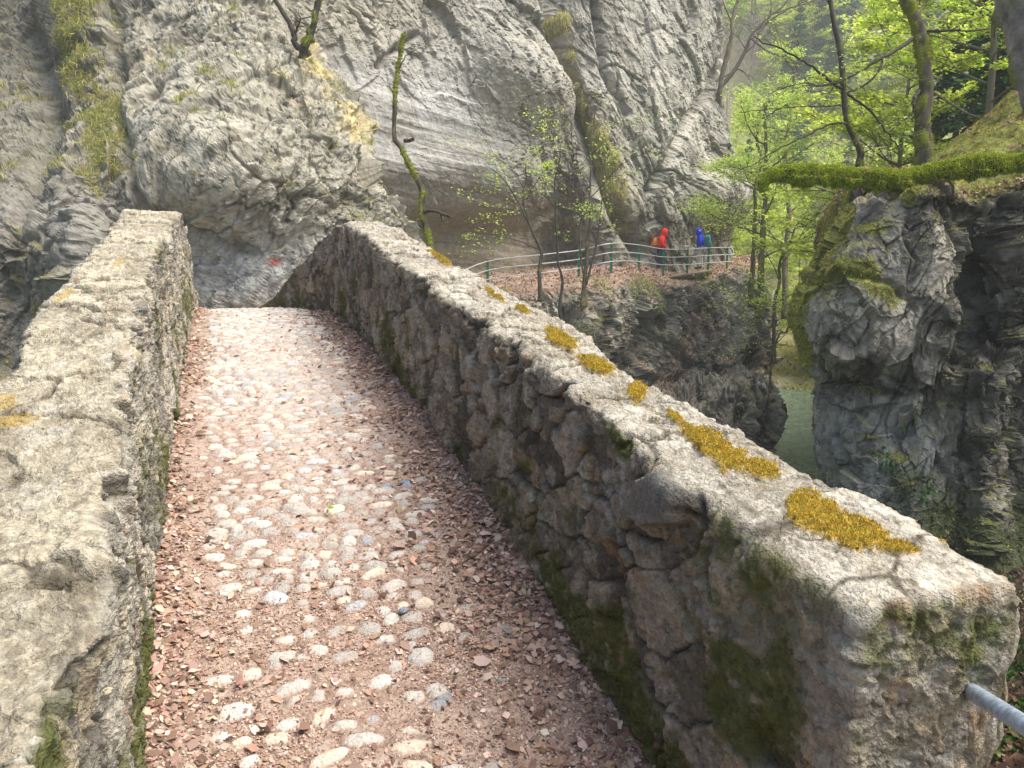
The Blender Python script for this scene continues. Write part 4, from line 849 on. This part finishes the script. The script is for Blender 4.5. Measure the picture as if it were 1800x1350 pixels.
tree_from('mossy_tree', 'thick moss-wrapped tree trunk on the right bank with one mossy side branch pointing right',
    W_([(1627, 330, 13.2), (1625, 285, 13.2), (1624, 250, 13.2), (1622, 215, 13.2), (1628, 160, 13.2), (1626, 120, 13.2), (1622, 85, 13.2), (1616, 50, 13.2), (1602, 20, 13.2), (1590, -8, 13.2), (1575, -70, 13.2)]), .135, .075,
    [(W_([(1622, 55, 13.2), (1640, 54, 13.1), (1665, 54, 13), (1700, 54, 12.9), (1740, 50, 12.9)]), .032, .012, 5),
     (W_([(1608, 66, 13.2), (1580, 85, 13.1), (1550, 102, 13), (1525, 118, 13), (1500, 133, 13), (1470, 145, 13), (1440, 152, 13), (1410, 150, 13)]), .035, .008, 7),
     (W_([(1552, 102, 13), (1548, 120, 12.9), (1530, 142, 12.9), (1500, 162, 12.9)]), .016, .006, 2),
     (W_([(1616, 160, 13.2), (1607, 175, 13.1), (1606, 195, 13.1)]), .04, .02, 0), (W_([(1618, 190, 13.2), (1590, 210, 13.2), (1560, 235, 13.2), (1535, 262, 13.2)]), .015, .006, 4)],
    300, .06, LG, .07, DK * 1.2, 1.1, 16, seg=18, wander=.0)
tree_from('leaning_tree', 'big smooth grey leaning trunk cut by the top right corner',
    W_([(1880, 330, 8.6), (1850, 170, 8.6), (1822, 60, 8.6), (1795, -30, 8.6), (1760, -150, 8.6)]), .30, .26, [], 0, 0, GREENS, 0, np.array([.20, .18, .16]), .3, 17, seg=24, wander=0)
tree_from('edge_tree', 'bare two-stemmed tree growing from the right edge of the back cliff',
    W_([(1262, 185, 40), (1264, 165, 39.6), (1272, 120, 39.5), (1286, 60, 39.4), (1290, 30, 39.4), (1299, -10, 39.4), (1310, -60, 39.4)]), .17, .06,
    [(W_([(1266, 155, 39.6), (1290, 125, 39.4), (1310, 90, 39.2), (1322, 60, 39), (1350, 30, 39), (1378, 8, 39), (1400, -30, 39)]), .12, .04, 7), (W_([(1318, 66, 39), (1350, 90, 39), (1380, 98, 39), (1395, 80, 39)]), .05, .015, 5), (W_([(1275, 135, 39.5), (1300, 122, 39.5), (1318, 140, 39.4)]), .05, .02, 3), (W_([(1330, 52, 39), (1370, 25, 38.9), (1420, 0, 38.8)]), .05, .02, 5), (.6, (-.4, 0, .8), 4.5, .04), (.8, (.6, 0, .7), 4.0, .04)],
    0, 0, GREENS, 0, np.array([.13, .11, .085]), .3, 18, wander=.1)
MB = np.array([.12, .11, .06])
for i, (pth, r0, r1, lab, sd) in enumerate([
    ([(1336, 560, 30), (1337, 500, 30), (1339, 440, 30), (1341, 380, 30), (1342, 330, 30), (1346, 250, 30), (1340, 180, 30)], .13, .05, 'yellow-mossed upright tree just below the free end of the mossy log', 21),
    ([(1320, 540, 33), (1322, 470, 33), (1326, 400, 33), (1330, 330, 33), (1336, 240, 33), (1345, 170, 33)], .11, .04, 'thinner brownish tree close left of the yellow-mossed upright tree', 22),
    ([(1360, 640, 31), (1362, 560, 31), (1368, 500, 31), (1380, 440, 31), (1400, 400, 31), (1440, 380, 31)], .08, .03, 'bent sapling leaning right in the gap between the rock outcrop and the pillar', 23),
    ([(1352, 690, 30), (1356, 640, 30), (1372, 590, 30), (1392, 570, 29.5), (1420, 560, 29)], .05, .02, 'small sapling rooted low by the river and arching toward the pillar', 24),
    ([(1382, 560, 46), (1380, 470, 46), (1386, 380, 46), (1380, 280, 46), (1392, 180, 46), (1390, 90, 46)], .20, .07, 'slim tree with a pale crown in the middle of the valley gap', 25)]):
    tree_from('valley_tree', lab, W_(pth), r0, r1, [(t_, (math.cos(t_ * 31 + sd), .4 * math.sin(t_ * 17), .45), (1.9 if i < 2 else 3.2) * (1.25 - t_) + .7, r0 * .3) for t_ in (.3, .42, .5, .6, .68, .76, .84, .92)], 6500 if i < 2 else 2200 if i < 4 else 7000, .10 if i < 4 else .13, LG, .22, MB, .8 if i < 2 else .3, sd, wander=.2)

# ================================================================== VALLEY TERRAIN AND FOREST
def terr(x, y):
    x = np.asarray(x, float); y = np.asarray(y, float); xb = .46 * y + 1.4
    zr = np.where(x > xb, 1.7 + 16 * (1 - np.exp(-np.maximum(x - xb, 0) * .85 / 16)), 1.7 - 3.2 * (xb - x)); zr = np.where(y < 44, zr, np.maximum(zr - 1.2 * (y - 44), -40)); zr = zr - 40 * ss(17.5, 14, y)
    zf = -8.6 + .33 * (y - 45) + .80 * np.maximum(y - 92, 0) + .25 * np.maximum(-(x + 5), 0) * ss(46, 70, y); zf = np.where(y < 45, -8.6 - (45 - y), zf)
    q = np.stack([x, y, 0 * x], -1)
    return np.maximum(np.maximum(zr, zf), -9.5) + (.9 * fbm(q * .12, 3, 170) + 2.5 * fbm(q * .03, 3, 171) * ss(60, 120, y))
xs_ = np.concatenate([np.linspace(-70, 0, 36), np.linspace(.5, 70, 140), np.linspace(72, 200, 50)]); ys_ = np.concatenate([np.linspace(14, 70, 113), np.linspace(71, 240, 120)])
X, Y = np.meshgrid(xs_, ys_, indexing='ij'); Z = terr(X, Y); HV = np.stack([X, Y, Z], -1)
hc = mixc(np.zeros(HV.shape) + [.26, .22, .15], [.26, .30, .08], ss(-.2, .3, fbm(HV * .2, 4, 172))); hc = mixc(hc, [.20, .18, .05], ss(58, 50, Y) * ss(-.3, .1, fbm(HV * .9, 4, 179))); hc = mixc(hc, [.34, .33, .28], ss(.1, .3, fbm(HV * .5, 3, 173)) * ss(56, 50, Y) * .8)
hn = normals(HV); hn *= np.sign(hn[..., 2].mean())
HV = HV + hn * (.35 * fract(HV * .8, 175)[0] * ss(60, 48, Y))[..., None]
hill = gridmesh('hillside', HV[:, ::-1], M_far, hc[:, ::-1]); tagp(hill, 'wooded valley side rising behind the gorge', kind='structure')
Hd = dict(V=HV, N=hn)
def leafmass(n, pts, size, cols, nrm=(0, -.2, 1), spread=.5, jit=.2):
    i = rng.integers(0, len(pts), n); p = pts[i] + rng.normal(0, jit, (n, 3)) * [1, 1, .4]
    return leaves_geo(p, np.zeros((n, 3)) + nrm, size, pal(n, cols), spread=spread, asp=.75)
M_needle = mat_attr('needles', .7, 0, 1, 0, 1, transl=.25)
FB = np.array([.16, .14, .11])
def beech(seed, H, n, cols, lsize):
    rs = np.random.default_rng(seed); g = Geo(); tips = []; pts = spline(np.array([[0, 0, -.6], [.1, .1, H * .3], [-.2, .2, H * .6], [.1, -.1, H]]), 24); g.tube(pts, np.linspace(H * .013, H * .003, 24), 7, FB)
    for k in range(22):
        t = .16 + .82 * k / 22; p = pts[int(t * 23)]; a = k * 2.4 + rs.random(); L = H * .36 * (1.15 - t) + .8
        limb(g, p, (math.cos(a), math.sin(a), .35), L, H * .004, 2, tips, rs, .1, .8, 4, .2, 4, FB, .04, .55)
    lp = np.concatenate([t for t, l in tips if l < 2]); return g, leafmass(n, lp, lsize, cols, spread=.35, jit=.16)
def conifer(seed, H, n, cols):
    rs = np.random.default_rng(seed); g = Geo(); g.tube([[0, 0, -.6], [0, 0, H * .5], [0, 0, H]], [H * .014, H * .009, .03], 7, FB * .8)
    r = rs.random(n) ** .75; z = H * (.10 + .9 * (1 - r)); R = (H - z) * .24 + .15; rad = R * rs.random(n) ** .45; a = np.round(rs.random(n) * 9 + np.round(z * 1.3) * .37) / 9 * 2 * math.pi + rs.normal(0, .10, n); zz = np.round(z * 1.3) / 1.3 - rad * .35 + rs.normal(0, .08, n)
    p = np.stack([rad * np.cos(a), rad * np.sin(a), zz], -1); out = np.stack([np.cos(a), np.sin(a), 0 * a - .35], -1)
    return g, leaves_geo(p, np.stack([.25 * np.cos(a), .25 * np.sin(a), 0 * a + 1], -1), .42, pal(n, cols), spread=.3, asp=.45, var=.4)
def baretree(seed, H, cols):
    rs = np.random.default_rng(seed); g = Geo(); tips = []; pts = spline(np.array([[0, 0, -.6], [.2, .1, H * .35], [-.1, .2, H * .7], [.2, -.1, H]]), 20); g.tube(pts, np.linspace(H * .012, H * .002, 20), 6, cols)
    for k in range(16):
        t = .25 + .72 * k / 16; a = k * 2.4; limb(g, pts[int(t * 19)], (math.cos(a), math.sin(a), .9), H * .3 * (1.2 - t) + .8, H * .004, 2, tips, rs, -.1, .2, 5, .2, 4, cols, .12, .6)
    lp = np.concatenate([t for t, l in tips if l < 1]); return g, leafmass(1500, lp, .10, [(.36, .26, .22), (.30, .26, .16), (.34, .36, .12)], spread=.8)
SG = [(.64, .76, .10), (.52, .68, .08), (.76, .82, .20), (.36, .52, .06)]
kinds = {
 'beech': [beech(31, 13, 24000, SG, .16), beech(32, 11, 22000, [(.70, .76, .13), (.60, .70, .10), (.42, .55, .07)], .15)],
 'conifer': [conifer(33, 15, 13000, [(.07, .18, .12), (.09, .21, .13), (.05, .14, .10)]), conifer(34, 12, 11000, [(.07, .18, .07), (.10, .22, .07), (.045, .12, .05)])],  # first palette lighter and bluer: distance haze put into the needle colour
 'bare_tree': [baretree(35, 12, np.array([.34, .28, .27])), baretree(36, 10, np.array([.38, .32, .28]))]}  # bark lightened so its colour carries some of the haze
protos = {}
def forest_tree(kind, v, x, y, s, label, group, rz):
    key = (kind, v); z = float(terr(x, y)) - .2
    if key not in protos:
        e = set_thing(kind, (0, 0, 0), label, 'tree', group); g, (LV, LF, LC) = kinds[kind][v]
        g.build('trunk', M_bark, e); rawmesh('crown', LV, LF, M_needle if kind == 'conifer' else M_leaf, LC, e, False); protos[key] = e
    else:
        src = protos[key]; e = src.copy(); COL.objects.link(e)
        for ch in list(src.children): c_ = ch.copy(); COL.objects.link(c_); c_.parent = e
    e.location = (x, y, z); e.scale = (s, s, s * rng.uniform(.9, 1.15)); e.rotation_euler = (0, 0, rz); e['label'] = label; e['group'] = group
rs = np.random.default_rng(99)
# right bank, close: beech sprays and conifers behind the mossy trunk
for k, (px_, d, kd, v, s, lab) in enumerate([
    (1690, 19, 'beech', 0, .55, 'young light green beech nearest behind the mossy trunk on the right bank'),
    (1560, 24, 'beech', 1, .80, 'yellow-green beech filling the space between the slender tree and the mossy trunk'),
    (1770, 21, 'conifer', 1, .62, 'dark green conifer at the right edge above the mossy slope'),
    (1665, 26, 'conifer', 1, .70, 'green conifer directly right of the mossy trunk, lower than the beeches'),
    (1800, 27, 'beech', 0, .95, 'tall light green beech in the top right behind the conifers'),
    (1640, 30, 'beech', 1, .95, 'tall yellow-green beech whose crown shows left and right of the mossy trunk top'),
    (1725, 31, 'conifer', 0, .80, 'tall conifer between the two tall beeches on the right bank')]):
    y = d * math.cos(PIT) ; x = (px_ - 900) / FPX * d
    if terr(x, y) < -3: x += 1.5
    forest_tree(kd, v, x, y, s, lab, 'trees on the right bank', k * 1.3)
pts_ = []
def ok(x, y, r): return all((x - a) ** 2 + (y - b) ** 2 > r * r for a, b in pts_)
n_ = 0; tries = 0
while n_ < 66 and tries < 6000:
    tries += 1; y = rs.uniform(47, 92); x = rs.uniform(.26 * y - 3, .66 * y + 2)
    if not ok(x, y, 3.0): continue
    pts_.append((x, y)); n_ += 1; r = rs.random(); kd = 'beech' if r < .66 else 'bare_tree' if r < .90 else 'conifer'
    lab = {'beech': 'pale spring-green beech in the valley behind the gorge', 'bare_tree': 'leafless brownish tree in the valley behind the gorge', 'conifer': 'dark conifer among the beeches in the valley behind the gorge'}[kd]
    forest_tree(kd, rs.integers(0, 2), x, y, rs.uniform(.45, .85), lab, lab.replace(kd, 'trees') if 0 else {'beech': 'beeches in the valley', 'bare_tree': 'leafless trees in the valley', 'conifer': 'conifers in the valley'}[kd], rs.uniform(0, 6.28))
n_ = 0; tries = 0
while n_ < 210 and tries < 9000:
    tries += 1; y = rs.uniform(94, 175) ; x = rs.uniform(.20 * y - 8, .70 * y + 12)
    if not ok(x, y, 4.2): continue
    pts_.append((x, y)); n_ += 1; q = vn(np.array([[x * .05, y * .05, 0.]]), 5)[0]; kd = 'bare_tree' if q > .08 else 'conifer' if rs.random() < .72 else 'beech'
    lab = {'beech': 'small green tree on the hazy far hillside', 'bare_tree': 'leafless mauve-brown tree on the hazy far hillside', 'conifer': 'blue-green conifer on the hazy far hillside'}[kd]
    forest_tree(kd, rs.integers(0, 2), x, y, rs.uniform(.8, 1.25), lab, {'beech': 'green trees on the far hillside', 'bare_tree': 'leafless trees on the far hillside', 'conifer': 'conifers on the far hillside'}[kd], rs.uniform(0, 6.28))
moss_on('undergrowth', Hd, ss(66, 50, Y) * ss(16, 20, Y) * (1 + 3 * ss(54, 48, Y)) * (.3 + ss(-.2, .3, fbm(HV * .4, 3, 174))), 30000, .40, .10, [(.44, .54, .10), (.58, .56, .13), (.34, .42, .08)], 'yellow-green bushes and undergrowth on the valley floor by the river', .6, .8)

# ================================================================== HIKERS
def skin(name, joints, edges, mat, parent, sub=2, col=None):
    names = list(joints); vs = [joints[k][:3] for k in names]; ix = {k: i for i, k in enumerate(names)}
    me = bpy.data.meshes.new(name); me.from_pydata([tuple(map(float, v)) for v in vs], [(ix[a], ix[b]) for a, b in edges], []); o = bpy.data.objects.new(name, me); COL.objects.link(o)
    m = o.modifiers.new('s', 'SKIN'); m.use_smooth_shade = True; sv = me.skin_vertices[0].data
    for k in names:
        r = joints[k][3]; r = r if hasattr(r, '__len__') else (r, r); sv[ix[k]].radius = r; sv[ix[k]].use_root = (ix[k] == 0)
    m2 = o.modifiers.new('b', 'SUBSURF'); m2.levels = sub; m2.render_levels = sub
    dg = bpy.context.evaluated_depsgraph_get(); nm = bpy.data.meshes.new_from_object(o.evaluated_get(dg)); nm.name = name
    bpy.data.objects.remove(o); nm.materials.clear(); nm.materials.append(mat); o = bpy.data.objects.new(name, nm); COL.objects.link(o); o.parent = parent; return o
M_skin = mat_plain('skin', (.55, .33, .25), .6); M_hair = mat_plain('dark_hair', (.05, .03, .02), .7)
def cloth(n, c): return mat_plain(n, c, .8, 0, .2, bump=.012, bscale=9, var=.15)
M_red = cloth('red_jacket', (.88, .035, .02)); M_blue = cloth('blue_hoodie', (.015, .05, .72)); M_navy = cloth('navy_trousers', (.03, .05, .10)); M_lil = cloth('grey_trousers', (.58, .53, .55)); M_org = cloth('orange_pack', (.85, .27, .06)); M_teal = cloth('teal_pack', (.03, .22, .24)); M_boot = cloth('boots', (.10, .09, .08))
def hiker(loc, rz, label, top, trou, look, stride, hands):
    e = set_thing('person', loc, label, 'person', 'hikers on the footpath'); e.rotation_euler = (0, 0, rz)
    J = dict(pel=(0, 0, .93, (.15, .12)), sp=(.0, 0, 1.12, (.14, .105)), ch=(.03, 0, 1.32, (.165, .115)), nk=(.06, 0, 1.47, .058), hd0=(.085, 0, 1.545, (.07, .075)), hd1=(.10 + look * .03, 0, 1.63, (.082, .09)), hd2=(.09 + look * .03, 0, 1.71, .055))
    E_ = [('pel', 'sp'), ('sp', 'ch'), ('ch', 'nk'), ('nk', 'hd0'), ('hd0', 'hd1'), ('hd1', 'hd2')]
    for s_, sd in ((1, 'l'), (-1, 'r')):
        fx = stride * s_; hx, hy, hz = hands[0], s_ * hands[1], hands[2]
        J.update({'hp' + sd: (0, s_ * .09, .88, .085), 'kn' + sd: (fx * .5 + .03, s_ * .10, .49, .058), 'an' + sd: (fx, s_ * .10, .09, .038), 'to' + sd: (fx + .15, s_ * .115, .035, .032),
                  'sh' + sd: (.03, s_ * .19, 1.40, .055), 'el' + sd: (-.02 + hands[3], s_ * .26, 1.13, .042), 'wr' + sd: (hx, hy, hz, .026), 'pa' + sd: (hx + .05, hy * .8, hz - .02, .030)})
        E_ += [('pel', 'hp' + sd), ('hp' + sd, 'kn' + sd), ('kn' + sd, 'an' + sd), ('an' + sd, 'to' + sd), ('ch', 'sh' + sd), ('sh' + sd, 'el' + sd), ('el' + sd, 'wr' + sd), ('wr' + sd, 'pa' + sd)]
        for q in range(4):
            J['f%d%s' % (q, sd)] = (hx + .095 - .004 * abs(q - 1), hy * .8 + (q - 1.5) * .019, hz - .035, .009); J['g%d%s' % (q, sd)] = (hx + .115 - .008 * abs(q - 1), hy * .8 + (q - 1.5) * .019, hz - .065, .008)
            E_ += [('pa' + sd, 'f%d%s' % (q, sd)), ('f%d%s' % (q, sd), 'g%d%s' % (q, sd))]
        J['t' + sd] = (hx + .06, hy * .8 - s_ * .045, hz - .03, .010); E_ += [('pa' + sd, 't' + sd)]
    skin('body', J, E_, M_skin, e)
    hx_ = J['hd1'][0]
    g = Geo(); 
    for s_ in (1, -1): g.tube([(hx_ + .078, s_ * .032, 1.645), (hx_ + .086, s_ * .032, 1.645)], [.011, .006], 8)
    g.build('eyes', M_hair, e); g = Geo(); g.tube([(hx_ + .075, 0, 1.65), (hx_ + .105, 0, 1.605), (hx_ + .08, 0, 1.598)], [.008, .016, .01], 8); g.build('nose', M_skin, e)
    g = Geo(); g.tube([(hx_ + .076, -.024, 1.572), (hx_ + .083, 0, 1.570), (hx_ + .076, .024, 1.572)], .006, 6); g.build('mouth', M_red, e)
    Jt = {k: (*J[k][:3], v) for k, v in dict(sp=(.20, .17), pel=(.21, .18), ch=(.22, .18), nk=.11, shl=.10, shr=.10, ell=.082, elr=.082, wrl=.055, wrr=.055).items()}
    Jt['hem'] = (.0, 0, .82, (.215, .185)); Jt = {k: Jt[k] for k in ('sp', 'pel', 'ch', 'nk', 'shl', 'shr', 'ell', 'elr', 'wrl', 'wrr', 'hem')}
    skin('jacket', Jt, [('sp', 'pel'), ('pel', 'hem'), ('sp', 'ch'), ('ch', 'nk'), ('ch', 'shl'), ('shl', 'ell'), ('ell', 'wrl'), ('ch', 'shr'), ('shr', 'elr'), ('elr', 'wrr')], top, e)
    # hood: a shell round the head, open towards the face
    u, v = np.meshgrid(np.linspace(0, 1, 24), np.linspace(0, 2 * math.pi, 33), indexing='ij'); a = .78 + u * (math.pi - .80)
    D = np.stack([np.cos(a), np.sin(a) * np.cos(v), np.sin(a) * np.sin(v)], -1); hv = np.array([hx_ - .005, 0, 1.635]) + D * [.155, .13, .15] + np.stack([-.02 * u, 0 * u, .02 * np.sin(v) * (1 - u)], -1)
    lowm = np.clip(-(hv[..., 2] - 1.56) / .1, 0, 1); hv[..., 0] -= .05 * lowm; hv[..., 2] -= .05 * lowm
    hv2 = np.array([hx_, 0, 1.635]) + (hv - np.array([hx_, 0, 1.635])) * .90; HVv = np.concatenate([hv2[::-1], hv]); gridmesh('hood', HVv, top, None, e)
    Jl = {k: (*J[k][:3], v) for k, v in dict(pel=(.17, .14), hpl=.135, hpr=.135, knl=.110, knr=.110, anl=.088, anr=.088).items()}
    skin('trousers', Jl, [('pel', 'hpl'), ('hpl', 'knl'), ('knl', 'anl'), ('pel', 'hpr'), ('hpr', 'knr'), ('knr', 'anr')], trou, e)
    for sd in 'lr': skin('boot', {'a': (*J['an' + sd][:2], .11, .058), 'b': (*J['an' + sd][:2], .05, .052), 'c': (J['to' + sd][0] + .03, J['to' + sd][1], .042, (.045, .04))}, [('a', 'b'), ('b', 'c')], M_boot, e)
    return e
def pack(e, off, size, rz, mat, label):
    u, v = np.meshgrid(np.linspace(0, math.pi, 24), np.linspace(0, 2 * math.pi, 33), indexing='ij'); sp = lambda q: np.sign(q) * np.abs(q) ** .55
    V = np.stack([sp(np.sin(u)) * sp(np.cos(v)) * size[0], sp(np.sin(u)) * sp(np.sin(v)) * size[1], sp(np.cos(u)) * size[2] * (1 - .12 * sp(np.sin(u)) * sp(np.cos(v)))], -1)
    c_, s_ = math.cos(rz), math.sin(rz); lo = np.array(e.location) + [off[0] * c_ - off[1] * s_, off[0] * s_ + off[1] * c_, off[2]]
    r_ = set_thing('backpack', lo, label, 'backpack'); r_.rotation_euler = (0, 0, rz); gridmesh('bag', V, mat, None, r_)
    gridmesh('pocket', V * [.45, .72, .42] + [-size[0] * .92, 0, -size[2] * .38], mat, None, r_)
    for s in (1, -1):
        g = Geo(); g.tube(spline([(size[0] * .7, s * .10, size[2] * .75), (size[0] + .19, s * .13, size[2] * .95), (size[0] + .27, s * .14, size[2] * .4), (size[0] + .16, s * .17, -size[2] * .5), (size[0] * .7, s * .13, -size[2] * .75)], 24), .016, 6); g.build('strap', mat, r_)
p1 = P(1161, 475, 34.9); p2 = P(1230, 472.5, 35.9)
h1_ = hiker(p1, R_(-12), 'hiker in a red hooded jacket and dark trousers looking down behind the railing', M_red, M_navy, 1.6, .12, (.24, .10, .98, .06))
h2_ = hiker(p2, R_(158), 'hiker in a blue hood and light grey trousers standing on the plank walkway', M_blue, M_lil, .6, .05, (.12, .16, .95, .0))
pack(h1_, (-.31, 0, 1.24), (.13, .16, .19), R_(-12), M_org, 'small orange backpack worn by the hiker in red')
pack(h2_, (-.29, -.02, 1.22), (.13, .17, .27), R_(158), M_teal, 'teal backpack worn by the hiker in blue')

# ================================================================== AIR
hz = Geo(); boxgeo(hz, (70, 97, 63), (165, 0, 0), (0, 172, 0), (0, 0, 75))
M_haze = bpy.data.materials.new('haze'); M_haze.use_nodes = True; t = M_haze.node_tree; t.nodes.remove(t.nodes['Principled BSDF'])
pv = t.nodes.new('ShaderNodeVolumePrincipled'); pv.inputs['Density'].default_value = HAZE; pv.inputs['Color'].default_value = (.94, .975, 1, 1); t.links.new(pv.outputs[0], t.nodes['Material Output'].inputs['Volume'])
ho = hz.build('haze', M_haze, None, None, False); tagp(ho, 'thin pale air in the valley', kind='stuff')
